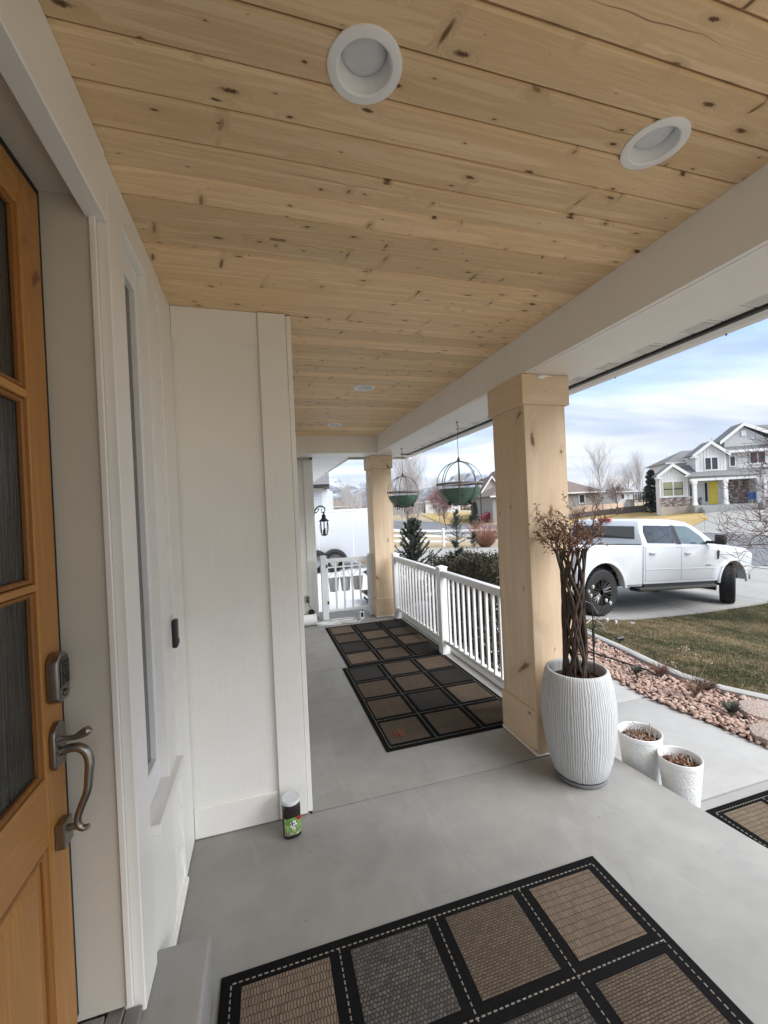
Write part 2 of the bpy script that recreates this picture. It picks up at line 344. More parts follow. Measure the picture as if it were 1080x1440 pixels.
def concrete(name, a, b, stain=0.5, rough=0.55, speck=1.0):
    t = NT(name); v = t.coord('Object', rnd=0)
    big = t.noise(v, 1.1, 6, 0.62, 0.6); mid = t.noise(v, 7.0, 6, 0.6); fine = t.noise(v, 420, 3, 0.6)
    f = t.math('ADD', t.math('MULTIPLY', big, 0.55), t.math('ADD', t.math('MULTIPLY', mid, 0.3), t.math('MULTIPLY', fine, 0.15)))
    c = t.ramp(f, [(0.36, b), (0.62, a)])
    sw = t.ramp(t.noise(t.coord('Object', scale=(2.6, .9, 1), loc=(1.7, 3.1, 0)), 1.9, 6, .6, 2.2), [(.56, 0.0), (.70, 1.0)])
    c = t.mix(t.math('MULTIPLY', sw, .42 * stain), c, tuple(min(1, k * 1.32) for k in a))
    st = t.ramp(t.noise(t.coord('Object', scale=(1, 1.6, 1), loc=(3, 7, 0)), 2.6, 7, 0.68, 1.2), [(0.58, 0.0), (0.74, stain)])
    c = t.mix(t.math('MULTIPLY', st, 0.6), c, tuple(k * 0.66 for k in b))
    scr = t.n('TexWave', {'Vector': t.coord('Object', loc=(.3, .7, 0)), 'Scale': .35, 'Distortion': 14.0, 'Detail': 4.0, 'Detail Scale': 1.4, 'Detail Roughness': .7})
    crack = t.math('MULTIPLY', t.ramp(scr.outputs['Fac'], [(.0, 1.0), (.0022, 0.0)]), t.ramp(t.noise(v, .8, 2), [(.50, 0.0), (.6, 1.0)]))
    c = t.mix(t.math('MULTIPLY', crack, 0.0), c, tuple(k * .45 for k in b))
    vo = t.n('TexVoronoi', {'Vector': v, 'Scale': 9.0, 'Randomness': 1.0}); kr = t.n('SeparateColor', {0: vo.outputs['Color']})
    dots = t.math('MULTIPLY', t.math('LESS_THAN', vo.outputs['Distance'], t.math('MULTIPLY', kr.outputs[2], 0.035)), t.math('GREATER_THAN', kr.outputs[0], 0.72))
    c = t.mix(t.math('MULTIPLY', dots, 0.55 * speck), c, tuple(k * 0.3 for k in b))
    vp = t.n('TexVoronoi', {'Vector': t.coord('Object', loc=(9, 4, 0)), 'Scale': 5.0, 'Randomness': 1.0}); kq = t.n('SeparateColor', {0: vp.outputs['Color']})
    pale = t.math('MULTIPLY', t.math('LESS_THAN', t.math('ADD', vp.outputs['Distance'], t.math('MULTIPLY', t.noise(v, 60, 3), 0.08)), t.math('MULTIPLY', kq.outputs[2], 0.085)), t.math('GREATER_THAN', kq.outputs[0], 0.8))
    c = t.mix(t.math('MULTIPLY', pale, 0.28 * speck), c, (0.62, 0.61, 0.58))
    t.set(col=c, rough=t.math('ADD', t.math('MULTIPLY', mid, 0.25), rough - 0.12), normal=t.bump(t.math('ADD', mid, t.math('MULTIPLY', fine, 0.5)), 0.10, 0.004))
    return t.m
M['porch_concrete'] = concrete('smooth_porch_concrete', (0.335, 0.33, 0.312), (0.238, 0.235, 0.222))
M['walk_concrete'] = concrete('pale_walk_concrete', (0.38, 0.375, 0.365), (0.30, 0.295, 0.285), 0.3, 0.8, 0.5)
M['drive_concrete'] = concrete('pale_drive_concrete', (0.35, 0.34, 0.325), (0.27, 0.265, 0.25), 0.4, 0.85, 0.3)
M['kerb_concrete'] = concrete('grey_kerb_concrete', (0.40, 0.395, 0.38), (0.31, 0.305, 0.29), 0.5, 0.85)
M['asphalt'] = concrete('worn_grey_asphalt', (0.175, 0.18, 0.19), (0.13, 0.135, 0.145), 0.4, 0.9, 0)

def turf(name, stops, scale=1.0):
    t = NT(name); v = t.coord('Object')
    f = t.math('ADD', t.math('MULTIPLY', t.noise(v, 0.55 * scale, 6, 0.65, 0.8), 0.62), t.math('MULTIPLY', t.noise(v, 5.5 * scale, 5, 0.6), 0.38))
    c = t.ramp(f, stops)
    g = t.noise(v, 60 * scale, 4)
    c = t.mix(0.55, c, t.ramp(g, [(0.3, 0.35), (0.7, 0.75)]), 'OVERLAY')
    t.set(col=c, rough=0.95, spec=0.15, normal=t.bump(g, 0.7, 0.02)); return t.m
GREEN, OLIVE, STRAW = (0.042, 0.05, 0.024), (0.088, 0.08, 0.042), (0.21, 0.16, 0.092)
M['lawn'] = turf('dormant_lawn', [(0.38, GREEN), (0.49, OLIVE), (0.61, STRAW)])
M['dry_lawn'] = turf('straw_lawn', [(0.35, (0.30, 0.21, 0.085)), (0.5, (0.40, 0.29, 0.13)), (0.65, (0.47, 0.36, 0.19))], 0.5)
M['field'] = turf('winter_field', [(0.35, (0.24, 0.19, 0.12)), (0.5, (0.36, 0.29, 0.19)), (0.65, (0.42, 0.37, 0.29))], 0.05)
M['soil'] = turf('dark_bed_soil', [(0.35, (0.05, 0.035, 0.025)), (0.65, (0.11, 0.075, 0.055))], 8)
M['snow'] = plain('old_snow', (0.52, 0.54, 0.57), 0.8, 0.06, 2.5, bump=0.4, bscale=14)

# ================================================================== GROUND
gx = [-4000, -400, -60, -20, -8, -2, 2, 3.4, 4.2, 5.2, 6.4, 8.4, 10.6, 16.7, 28.5, 33, 38, 60, 200, 800, 4000]
gy = [-300, -60, -20, -5, 0, 3, 6, 6.88, 6.94, 10, 20, 60, 200, 800, 5000]
gv = [(x, y, T(x) - 0.07 - (0.3 if (-20 < x < 4 and 6.9 < y < 60) else 0)) for y in gy for x in gx]; nx = len(gx)
gb = MB(); gb.add(gv, [(j * nx + i, j * nx + i + 1, (j + 1) * nx + i + 1, (j + 1) * nx + i) for j in range(len(gy) - 1) for i in range(nx - 1)])
tag(obj('ground', gb, M['field']), kind='structure')

# porch floor: three poured slabs with open joints
pf = thing('porch_floor', kind='structure')
for poly in ([(-0.7, -2.2), (2.235, -2.2), (2.235, 1.0), (2.172, 1.45), (2.085, 2.326), (0.18, 2.326), (0.18, 2.348), (-0.7, 2.348)],
             [(0.19, 2.336), (2.08, 2.336), (2.08, 4.380), (0.19, 4.380)],
             [(0.1, 4.390), (2.08, 4.390), (2.08, 6.95), (0.1, 6.95)]):
    obj('slab', MB().prism(poly, -0.17, 0), M['porch_concrete'], pf, bev=0.006, seg=2)
obj('slab_base', MB().box(-0.65, -2.15, -0.6, 2.05, 6.9, -0.172), M['kerb_concrete'], pf)
ds = tag(obj('door_step', MB().box(-0.60, -0.9, 0.0, -0.238, 1.592, 0.19), M['porch_concrete'], bev=0.012, seg=3), 'raised grey concrete step below the wooden front door', 'step')

# walkway slabs
wk = thing('walkway', kind='structure')
edge = WALK_EDGE = [(-1.5, 3.58), (0.70, 3.54), (1.92, 3.49), (3.08, 3.38), (4.25, 3.55), (5.5, 3.66)]
for (ya, xa), (yb, xb) in zip(edge, edge[1:]):
    x0 = 2.09 if ya < 3.2 else 3.05
    pts = [(x0, ya + .006), (xa, ya + .006), (xb, yb - .006), (x0, yb - .006)]
    if ya == 3.08: pts = [(2.09, 3.086), (3.38, 3.086), (3.55, 4.244), (2.6, 4.244), (2.09, 3.75)]
    obj('slab', MB().prism(pts, -0.34, -0.215), M['walk_concrete'], wk, bev=0.008, seg=2)

# driveway slabs running to the street and past the hedge
dw = thing('driveway', kind='structure')
def dpt(a, b):
    p0 = Vector((2.95, 5.55)).lerp(Vector((16.65, 7.65)), a); p1 = Vector((4.8, 23.5)).lerp(Vector((16.65, 23.0)), a); q = p0.lerp(p1, b); return (q.x, q.y)
na, nb = 5, 6
for i in range(na):
    for j in range(nb):
        e = 0.0009
        sheet('slab', [dpt(i / na + e, j / nb + e * .6), dpt((i + 1) / na - e, j / nb + e * .6), dpt((i + 1) / na - e, (j + 1) / nb - e * .6), dpt(i / na + e, (j + 1) / nb - e * .6)], 0.0, M['drive_concrete'], dw, thick=0.1)

# street with gutters
tag(sheet('street', [(17.1, -60), (28.1, -60), (28.1, 400), (17.1, 400)], -0.01, M['asphalt']), kind='structure')
gt = thing('gutter', kind='structure')
for x0, x1 in ((16.67, 17.08), (28.12, 28.55)):
    for k in range(-6, 40):
        sheet('slab', [(x0, k * 3.0 + .01), (x1, k * 3.0 + .01), (x1, k * 3.0 + 2.99), (x0, k * 3.0 + 2.99)], 0.02, M['kerb_concrete'], gt, thick=0.12)

# lawn between the rock bed and the driveway
CURB = [(6.2, 1.3), (5.2, 2.05), (4.62, 2.45), (4.37, 2.70), (4.17, 2.93), (4.09, 3.28), (4.12, 3.58), (4.18, 3.87), (4.28, 4.30), (4.36, 4.84), (4.44, 5.35), (4.52, 5.72)]
lawn = tag(sheet('lawn', CURB + [(16.6, 7.52), (16.6, -4), (6.2, -4)], -0.004, M['lawn']), kind='structure')
cm = MB(); ring = []
for i, (x, y) in enumerate(CURB):
    a = Vector(CURB[max(i - 1, 0)]); b = Vector(CURB[min(i + 1, len(CURB) - 1)]); d = (b - a).normalized(); n = Vector((d.y, -d.x)) * 0.05
    z = T(x); ring.append([(x - n.x, y - n.y, z - .15), (x + n.x, y + n.y, z - .15), (x + n.x, y + n.y, z + .018), (x + n.x * .6, y + n.y * .6, z + .03), (x - n.x * .6, y - n.y * .6, z + .03), (x - n.x, y - n.y, z + .018)])
cm.loft(ring)
tag(obj('lawn_kerb', cm, M['kerb_concrete'], smooth=True), 'curved grey concrete edging between lawn and pink rock bed', 'kerb')

# grass blades on the lawn in view
def grass(n):
    x = 4.15 + 8.5 * rng.random(n) ** 1.5; y = 1.6 + 5.9 * rng.random(n)
    cx_ = np.interp(y, [p[1] for p in CURB], [p[0] for p in CURB]) + 0.06
    ok = (x > cx_) & (y < 5.70 + (x - 4.5) * 0.151); x, y = x[ok], y[ok]; n = len(x)
    z = np.interp(x, [p[0] for p in TX], [p[1] for p in TX]) - 0.006
    a = rng.random(n) * 2 * PI; h = 0.014 + 0.02 * rng.random(n); w = 0.0022 + 0.002 * rng.random(n); lean = (rng.random((n, 2)) - .5) * 0.036
    v = np.empty((n, 3, 3)); v[:, 0] = np.c_[x - np.cos(a) * w, y - np.sin(a) * w, z]; v[:, 1] = np.c_[x + np.cos(a) * w, y + np.sin(a) * w, z]; v[:, 2] = np.c_[x + lean[:, 0], y + lean[:, 1], z + h]
    return v.reshape(-1, 3), np.arange(3 * n).reshape(-1, 3)
t = NT('grass_blades'); v = t.coord('Object'); f = t.math('ADD', t.math('MULTIPLY', t.noise(v, 0.55, 6, 0.65, 0.8), 0.62), t.math('MULTIPLY', t.noise(v, 5.5, 5, 0.6), 0.38))
c = t.ramp(f, [(0.38, (0.05, 0.062, 0.029)), (0.49, (0.11, 0.10, 0.053)), (0.61, (0.27, 0.21, 0.125))]); sm = t.noise(v, 90, 2)
t.set(col=t.mix(0.6, c, t.ramp(sm, [(0.35, 0.3), (0.65, 0.78)]), 'OVERLAY'), rough=0.8, spec=0.2); M['blades'] = t.m
tag(obj('grass', grass(190000), M['blades']), kind='stuff')

# ================================================================== PORCH BUILDING
CZ = 2.74                                                    # ceiling height
# --- ceiling of pine planks, each its own board
ceil = thing('porch_ceiling', 'knotty pine plank ceiling over the porch', 'ceiling', (0.6, 2, CZ))
def plank_mesh(x0, x1, w=0.1275):
    b = 0.007; y0, y1 = 0.0016, w - 0.0016; zt = CZ + 0.018
    prof = [(y0, zt), (y0, CZ + b), (y0 + b * .9, CZ), (y1 - b * .9, CZ), (y1, CZ + b), (y1, zt)]
    return mesh_of('plank', MB().prism([(a, c) for a, c in prof], x0, x1, 'x'), M['pine'])
longp, shortp = plank_mesh(-0.424, 1.659), plank_mesh(0.1955, 1.659)
LIGHTS = [(0.291, 0.990), (1.213, 0.995), (0.915, 3.592), (0.912, 5.165)]
y = 1.061 - 0.1284 * 26
while y < 5.92:
    me = longp if y < 2.26 else shortp
    near = [l for l in LIGHTS if l[1] - 0.09 < y + 0.1284 and l[1] + 0.09 > y]
    if near:
        o = link('plank', me.copy(), ceil); o.location.y = y
        bpy.context.view_layer.update()
        for lx, ly in near:
            cut = obj('hole', MB().lathe([(0.072, CZ - .1), (0.072, CZ + .1)], 28, (lx, ly, 0), cap=True), None)
            md = o.modifiers.new('hole', 'BOOLEAN'); md.object = cut; md.operation = 'DIFFERENCE'; md.solver = 'EXACT'
            bpy.context.view_layer.update()
            nm = bpy.data.meshes.new_from_object(o.evaluated_get(bpy.context.evaluated_depsgraph_get()))
            o.modifiers.clear(); o.data = nm; bpy.data.objects.remove(cut)
    else:
        o = link('plank', me, ceil); o.location.y = y + random.uniform(-.0006, .0006)
        o.location.z = -0.0 + random.uniform(0, .0012)
    y += 0.1284
obj('backing', MB().box(-0.5, -2.4, CZ + 0.10, 1.75, 6.0, CZ + 0.12), M['shadow'], ceil)

# --- recessed lights
lt_names = ['white recessed ceiling light nearest the front door wall', 'white recessed ceiling light near the front beam', 'small far recessed light in the middle of the pine ceiling', 'farthest recessed light by the end beam']
ring_me = mesh_of('trim_ring', MB().lathe([(0.0925, CZ), (0.092, CZ - .004), (0.086, CZ - .0065), (0.070, CZ - .0065), (0.0655, CZ - .003), (0.0655, CZ + .004)], 48), M['lamp_white'], smooth=True)
cone_me = mesh_of('reflector', MB().lathe([(0.0655, CZ + .001), (0.057, CZ + .034), (0.056, CZ + .040)], 40), M['lamp_white'], smooth=True)
lens_me = mesh_of('lens', MB().lathe([(0.0565, CZ + .037), (0.052, CZ + .030), (0.040, CZ + .024), (0.02, CZ + .020), (1e-4, CZ + .019)], 40), M['lamp_lens'], smooth=True)
for (lx, ly), lb in zip(LIGHTS, lt_names):
    r = thing('recessed_light', lb, 'light', (lx, ly, 0), 0, 'recessed lights in the pine ceiling')
    for nme, me in (('trim_ring', ring_me), ('reflector', cone_me), ('lens', lens_me)): link(nme, me, r, world=False)

# --- house wall on the left: lap siding, corner board, sidelight window
XW = -0.397
hw = thing('house_wall', 'white front wall with narrow sidelight window beside the wooden door', 'wall', (-0.5, 1.8, 0))
obj('sheathing', MB().box(-0.62, 1.46, 0, -0.452, 2.34, CZ).box(-0.62, -2.3, 0, -0.452, 0.2, CZ).box(-0.62, 0.2, 2.62, -0.452, 1.46, CZ), M['wall_z'], hw)
for k in range(16):                                          # laps seen between the window trim and the corner board
    z0 = 0.012 + 0.1735 * k
    if z0 > CZ - .02: break
    z1 = min(z0 + 0.19, CZ)
    obj('lap_board', MB().prism([(-0.452, z0), (-0.4185, z0), (-0.4185, z0 + .003), (-0.432, z1), (-0.452, z1)], 1.62, 2.10, 'y') if False else
        MB().add([(-0.45, 1.84, z0), (-0.409, 1.84, z0), (-0.431, 1.84, z1), (-0.45, 1.84, z1), (-0.45, 2.10, z0), (-0.409, 2.10, z0), (-0.431, 2.10, z1), (-0.45, 2.10, z1)],
                 [(0, 1, 2, 3), (7, 6, 5, 4), (1, 5, 6, 2), (0, 4, 5, 1), (3, 2, 6, 7), (0, 3, 7, 4)]), M['wall_y'], hw)
obj('corner_board', MB().box(-0.45, 2.085, 0.004, -0.405, 2.3345, CZ - .001), M['wall_z'], hw, bev=0.003)
obj('door_casing', MB().box(-0.4525, 1.402, 0.192, XW, 1.541, 2.53 + .10), M['trim'], hw, bev=0.003)
obj('apron_panel', MB().box(-0.45, 1.5435, 0.004, -0.406, 1.90, 0.595), M['wall_z'], hw, bev=0.003)
obj('skirting', MB().box(-0.449, 1.60, 0.002, -0.392, 2.083, 0.028), M['trim'], hw, bev=0.004)
obj('header_board', MB().box(-0.451, 1.30, 2.632, XW - .004, 2.083, CZ - .0015), M['wall_y'], hw, bev=0.003)
obj('head_casing', MB().box(-0.452, -2.2, 2.532, XW, 1.399, CZ - .001), M['trim'], hw, bev=0.003)
win = obj('window', MB().box(-0.47, 1.545, 0.64, -0.424, 1.560, 2.605).box(-0.47, 1.775, 0.64, -0.424, 1.822, 2.605).box(-0.47, 1.5605, 2.52, -0.424, 1.7745, 2.605).box(-0.47, 1.5605, 0.64, -0.424, 1.7745, 0.745), M['vinyl'], hw, bev=0.003)
t = NT('dark_sidelight_glass'); v = t.coord('Object'); t.set(col=(0.10, 0.105, 0.105, 1), rough=0.18, spec=0.6, normal=t.bump(t.noise(t.coord('Object', scale=(60, 60, 4)), 1, 3), 0.25, 0.004)); M['side_glass'] = t.m
obj('pane', MB().box(-0.455, 1.558, 0.74, -0.446, 1.778, 2.525), M['side_glass'], win)
obj('window_casing', MB().box(-0.45, 1.8245, 0.60, XW, 1.968, 2.628).box(-0.45, 1.5425, 2.607, XW, 1.8235, 2.6315), M['trim'], hw, bev=0.003)
sl = MB().add([(-0.46, 1.535, 0.60), (-0.372, 1.535, 0.585), (-0.372, 1.535, 0.60), (-0.425, 1.535, 0.639), (-0.46, 1.535, 0.639), (-0.46, 2.06, 0.60), (-0.372, 2.06, 0.585), (-0.372, 2.06, 0.60), (-0.425, 2.06, 0.639), (-0.46, 2.06, 0.639)],
              [(0, 1, 2, 3, 4), (9, 8, 7, 6, 5), (0, 5, 6, 1), (1, 6, 7, 2), (2, 7, 8, 3), (3, 8, 9, 4)])
sill = obj('window_sill', MB().box(-0.45, 1.5435, 0.603, -0.368, 1.972, 0.638), M['trim'], hw, bev=0.004)
# --- doorbell
db = thing('doorbell', 'small black doorbell on the white trim by the window', 'doorbell', (XW, 2.0, 1.15))
obj('housing', MB().box(XW + .0005, 1.975, 1.095, XW + .022, 2.022, 1.215), M['black'], db, bev=0.006, seg=2)
obj('button', MB().lathe([(1e-4, .0265), (.010, .0262), (.013, .022)], 20, (XW, 1.9985, 1.12), 'x'), M['pewter_dark'], db, smooth=True)

# --- wall that steps out beyond the entry
bw = thing('projecting_wall', 'white textured wall panel standing out beyond the entry', 'wall', (-0.1, 2.4, 0))
obj('core', MB().box(-0.6, 2.352, 0, 0.168, 6.62, CZ), M['wall_z'], bw)
obj('panel', MB().box(-0.425, 2.3435, 0.012, 0.0195, 2.351, CZ - .002), M['wall_z'], bw)
obj('corner_board', MB().box(0.0205, 2.320, 0.008, 0.1665, 2.351, CZ - .003), M['wall_z'], bw, bev=0.003)
obj('corner_return', MB().box(0.169, 2.333, 0.006, 0.1948, 2.50, CZ - .004), M['wall_z'], bw, bev=0.003)
obj('frieze_board', MB().box(-0.4045, 2.333, 2.562, 0.0195, 2.3434, CZ - .0012), M['wall_x'], bw, bev=0.002)
obj('base_board', MB().box(-0.404, 2.331, 0.003, 0.0195, 2.3432, 0.158), M['wall_x'], bw, bev=0.003)

# --- far wall, set at right angles at the end of the porch, with the side wall beyond
fw = thing('end_wall', 'white lap-sided end wall beside the porch gate', 'wall', (0.5, 6.7, 0))
obj('core', MB().box(0.169, 6.645, -0.3, 0.755, 14, CZ), M['wall_z'], fw)
for k in range(15):
    z0 = 0.01 + 0.178 * k; z1 = min(z0 + 0.19, 2.5)
    if z0 > 2.46: break
    obj('lap_board', MB().add([(0.17, 6.618, z0), (0.64, 6.618, z0), (0.64, 6.632, z1), (0.17, 6.632, z1), (0.17, 6.645, z0), (0.64, 6.645, z0), (0.64, 6.645, z1), (0.17, 6.645, z1)],
                              [(0, 1, 2, 3), (0, 4, 5, 1), (3, 2, 6, 7), (1, 5, 6, 2), (0, 3, 7, 4)]), M['wall_x'], fw)
    obj('lap_board', MB().add([(0.783, 6.75, z0), (0.783, 13.9, z0), (0.769, 13.9, z1), (0.769, 6.75, z1), (0.755, 6.75, z0), (0.755, 13.9, z0), (0.755, 13.9, z1), (0.755, 6.75, z1)],
                              [(0, 1, 2, 3), (0, 4, 5, 1), (3, 2, 6, 7), (1, 5, 6, 2), (0, 3, 7, 4)]), M['wall_y'], fw)
obj('corner_board', MB().box(0.642, 6.606, 0.004, 0.79, 6.644, 2.488).box(0.756, 6.6445, 0.004, 0.79, 6.748, 2.488), M['wall_z'], fw, bev=0.003)

# --- beams
fb = thing('front_beam', 'long white beam along the open side of the porch', 'beam', (1.9, 2, 2.6))
obj('board', MB().box(1.660, -2.3, 2.492, 1.684, 2.955, 2.90), M['trim_y'], fb, bev=0.002)
obj('board', MB().box(1.660, 2.957, 2.492, 1.684, 6.598, 2.90), M['trim_y'], fb, bev=0.002)
obj('bottom_board', MB().box(1.6855, -2.3, 2.490, 2.088, 6.598, 2.512), M['trim_y'], fb, bev=0.002)
eb = thing('end_beam', 'short white beam across the far end of the porch', 'beam', (0.9, 6, 2.6))
obj('board', MB().box(0.1955, 5.935, 2.4935, 1.6585, 5.957, 2.9), M['wall_x'], eb, bev=0.002)
obj('bottom_board', MB().box(0.1955, 5.9585, 2.4915, 1.6585, 6.30, 2.512), M['wall_x'], eb, bev=0.002)

# --- eaves: soffit panels, every second one vented, with the gutter beyond
t = NT('vented_soffit'); v = t.coord('Object'); sp = t.n('SeparateXYZ', {0: v})
M['vent_dark'] = M['shadow']
ev = thing('front_eave', 'white soffit and gutter running along the front edge of the porch roof', 'eave', (2.25, 2, 2.5))
y = -2.3; k = 0
while y < 6.58:
    y1 = min(y + 0.148, 6.59)
    pb = MB().box(2.0895, y + .0035, 2.528, 2.290, y1 - .0035, 2.535)
    pn = obj('soffit_panel', pb, M['soffit'], ev, bev=0.0015)
    if k % 2 == 0 and y > -0.3:
        sl = MB()
        for i in range(14):
            x = 2.120 + i * 0.0115
            sl.add([(x, y + .022, 2.5275), (x + .005, y + .022, 2.5215), (x + .005, y1 - .022, 2.5215), (x, y1 - .022, 2.5275)], [(0, 1, 2, 3)])
            sl.add([(x + .0051, y + .022, 2.5272), (x + .0112, y + .022, 2.5272), (x + .0112, y1 - .022, 2.5272), (x + .0051, y1 - .022, 2.5272)], [(0, 1, 2, 3)])
        n = len(sl.f); me = mesh_of('vent', sl, M['soffit']); me.materials.append(M['shadow'])
        for i, p in enumerate(me.polygons): p.material_index = i % 2
        tag(link('vent', me, pn), kind='stuff')
    y += 0.148; k += 1
obj('backing', MB().box(2.09, -2.3, 2.538, 2.30, 6.59, 2.546), M['shadow'], ev)
obj('fascia', MB().box(2.2905, -2.3, 2.512, 2.322, 6.60, 2.66), M['black'], ev)  # black colour stands in for the shadow band behind the gutter
gut = MB().prism([(2.324, 2.640), (2.324, 2.520), (2.350, 2.496), (2.400, 2.496), (2.425, 2.53), (2.432, 2.585), (2.450, 2.600), (2.450, 2.640)], -2.3, 6.61, 'y')
g = obj('gutter', gut, M['soffit'], ev)
for k in range(12):
    obj('drip_screw', MB().lathe([(1e-4, 2.486), (.004, 2.487), (.004, 2.4955)], 8, (2.39, -2 + k * .72, 0)), M['bronze'], g)
se = thing('side_eave', 'white slatted soffit over the side wall beyond the gate', 'eave', (1.1, 9, 2.5))
for k in range(42):
    y = 6.305 + k * .18
    x1 = 1.36 if y > 6.45 else 2.30
    obj('soffit_panel', MB().box(0.792 if y > 6.6 else (0.20 if y < 6.45 else 0.792), y + .002, 2.505, x1, y + .178, 2.512), M['soffit'], se, bev=0.0015)
obj('fascia', MB().box(1.362, 6.66, 2.485, 1.385, 13.9, 2.66).box(1.362, 6.62, 2.485, 2.45, 6.645, 2.66), M['soffit'], se)
obj('drip_edge', MB().box(1.3865, 6.66, 2.50, 1.40, 13.9, 2.56).box(1.40, 6.646, 2.50, 2.45, 6.66, 2.56), M['black'], se)
# --- roof and body of the house above and behind
shingle = plain('grey_roof_shingles', (0.13, 0.125, 0.12), 0.9, 0.25, 3, bump=0.5, bscale=30)
M['shingle'] = shingle
rf = MB().add([(2.46, -2.4, 2.665), (2.46, 6.66, 2.665), (-4, 6.66, 4.9), (-4, -2.4, 4.9), (-4, 6.66, 2.9), (-4, -2.4, 2.9), (-9, -9, 2.9), (-9, 14, 2.9), (1.4, 6.66, 2.665), (1.4, 14, 2.665), (-4, 14, 4.9), (-9, 14, 4.9), (-9, -9, 4.9), (-4, -9, 4.9), (-4, -9, 2.9)],
              [(0, 1, 2, 3), (0, 3, 5), (8, 9, 10, 2), (2, 10, 11, 12, 13, 3), (1, 8, 2)])
hr = thing('house_roof', 'grey shingled roof over the porch', 'roof', (0, 2, 2.8))
obj('covering', rf, M['shingle'], hr)
obj('deck', MB().box(-6, -2.4, 2.862, 1.66, 6.4, 2.872).box(-6, 6.4, 2.662, 1.36, 14, 2.672), M['shadow'], hr)  # unseen dark slab, added to block light from above the porch
# unseen house wall behind the camera, cut short to let light into the porch
ew = thing('entry_side_wall', 'white house wall and corner at the near end of the porch behind the viewer', 'wall', (0.6, -2.2, 0))
obj('panel', MB().box(-0.45, -2.35, 0.0, 0.0, -2.21, CZ + .05), M['wall_z'], ew)
obj('body', MB().box(-8, -9, -0.3, -0.75, 14, 2.85), M['wall_z'], ew)

# ================================================================== FRONT DOOR
XD = -0.555
dr = thing('front_door', 'honey fir front door with three dark textured glass panes', 'door', (XD, 0.8, 0.26))
DY0, DY1, DZ0, DZ1 = 0.30, 1.365, 0.262, 2.56
XB = XD - 0.045
obj('stile', MB().box(XB, 1.262, DZ0, XD, DY1, DZ1), M['door_z'], dr, bev=0.003)
obj('stile', MB().box(XB, DY0, DZ0, XD, 0.40, DZ1), M['door_z'], dr, bev=0.003)
zs = [(2.462, DZ1), (1.972, 1.994), (1.484, 1.502), (0.838, 1.008), (DZ0, 0.335)]
for a, b in zs: obj('rail', MB().box(XB + .001, 0.4008, a, XD - .0008, 1.2612, b), M['door_y'], dr, bev=0.003)
t = NT('dark_rain_glass'); gvv = t.coord('Object', scale=(150, 150, 5.5)); h = t.noise(gvv, 1.0, 3, 0.6, 0.8); h2 = t.noise(t.coord('Object', scale=(40, 40, 2.2)), 1.0, 2)
t.set(col=t.ramp(h, [(0.35, (0.012, 0.016, 0.015)), (0.7, (0.06, 0.068, 0.065))]), rough=0.16, spec=0.8, normal=t.bump(t.math('ADD', h, t.math('MULTIPLY', h2, 0.7)), 0.55, 0.006)); M['rain_glass'] = t.m
for a, b in ((1.994, 2.462), (1.502, 1.972), (1.008, 1.484)):
    pn = obj('pane', MB().box(XD - .034, 0.402, a, XD - .020, 1.260, b), M['rain_glass'], dr)
    bd = MB()
    for q in (MB().box(XD - .022, 1.247, a + .001, XD - .006, 1.2608, b - .001), MB().box(XD - .022, 0.4012, a + .001, XD - .006, 0.415, b - .001),
              MB().box(XD - .022, 0.4155, a + .001, XD - .006, 1.2465, a + .015), MB().box(XD - .022, 0.4155, b - .015, XD - .006, 1.2465, b - .001)): bd.add(q.v, q.f)
    obj('bead', bd, M['door_bead'], pn, bev=0.004)
ppl = MB(); a0, a1, b0, b1 = 0.4012, 1.2608, 0.336, 0.837; ins = 0.055
ppl.add([(XD - .018, a0, b0), (XD - .018, a1, b0), (XD - .018, a1, b1), (XD - .018, a0, b1), (XD - .006, a0 + ins, b0 + ins), (XD - .006, a1 - ins, b0 + ins), (XD - .006, a1 - ins, b1 - ins), (XD - .006, a0 + ins, b1 - ins)],
        [(4, 5, 6, 7), (0, 1, 5, 4), (1, 2, 6, 5), (2, 3, 7, 6), (3, 0, 4, 7)])
rp = obj('raised_panel', ppl, M['door_z'], dr)
bd = MB()
for q in (MB().box(XD - .018, 1.243, b0 + .001, XD - .003, 1.2608, b1 - .001), MB().box(XD - .018, 0.4012, b0 + .001, XD - .003, 0.419, b1 - .001), MB().box(XD - .018, 0.4195, b0 + .001, XD - .003, 1.2425, b0 + .018), MB().box(XD - .018, 0.4195, b1 - .018, XD - .003, 1.2425, b1 - .001)): bd.add(q.v, q.f)
obj('bead', bd, M['door_bead'], rp, bev=0.005)
# keypad deadbolt
def shield(cy_, z0, z1, w, d, arch):
    pts = [(cy_ - w, z0 + .012), (cy_ - w + .012, z0), (cy_ + w - .012, z0), (cy_ + w, z0 + .012), (cy_ + w, z1 - arch)]
    pts += [(cy_ + w * math.cos(a), z1 - arch + arch * math.sin(a)) for a in (R(30), R(60), R(90), R(120), R(150))]
    pts += [(cy_ - w, z1 - arch)]
    return MB().prism(pts, XD + .0005, XD + d, 'x')
kp = obj('keypad_lock', shield(1.309, 1.182, 1.312, .034, .030, .03), M['pewter'], dr, bev=0.006, seg=2)
obj('keypad_face', MB().prism([(1.285, 1.222), (1.333, 1.222), (1.333, 1.285), (1.325, 1.298), (1.293, 1.298), (1.285, 1.285)], XD + .0302, XD + .0335, 'x'), M['pewter_dark'], kp, bev=0.001)
bt = MB()
for i in range(2):
    for j in range(5): bt.box(XD + .0336, 1.292 + i * .019, 1.228 + j * .013, XD + .0348, 1.307 + i * .019, 1.237 + j * .013)
tag(obj('keypad_buttons', bt, M['black'], kp), kind='stuff')
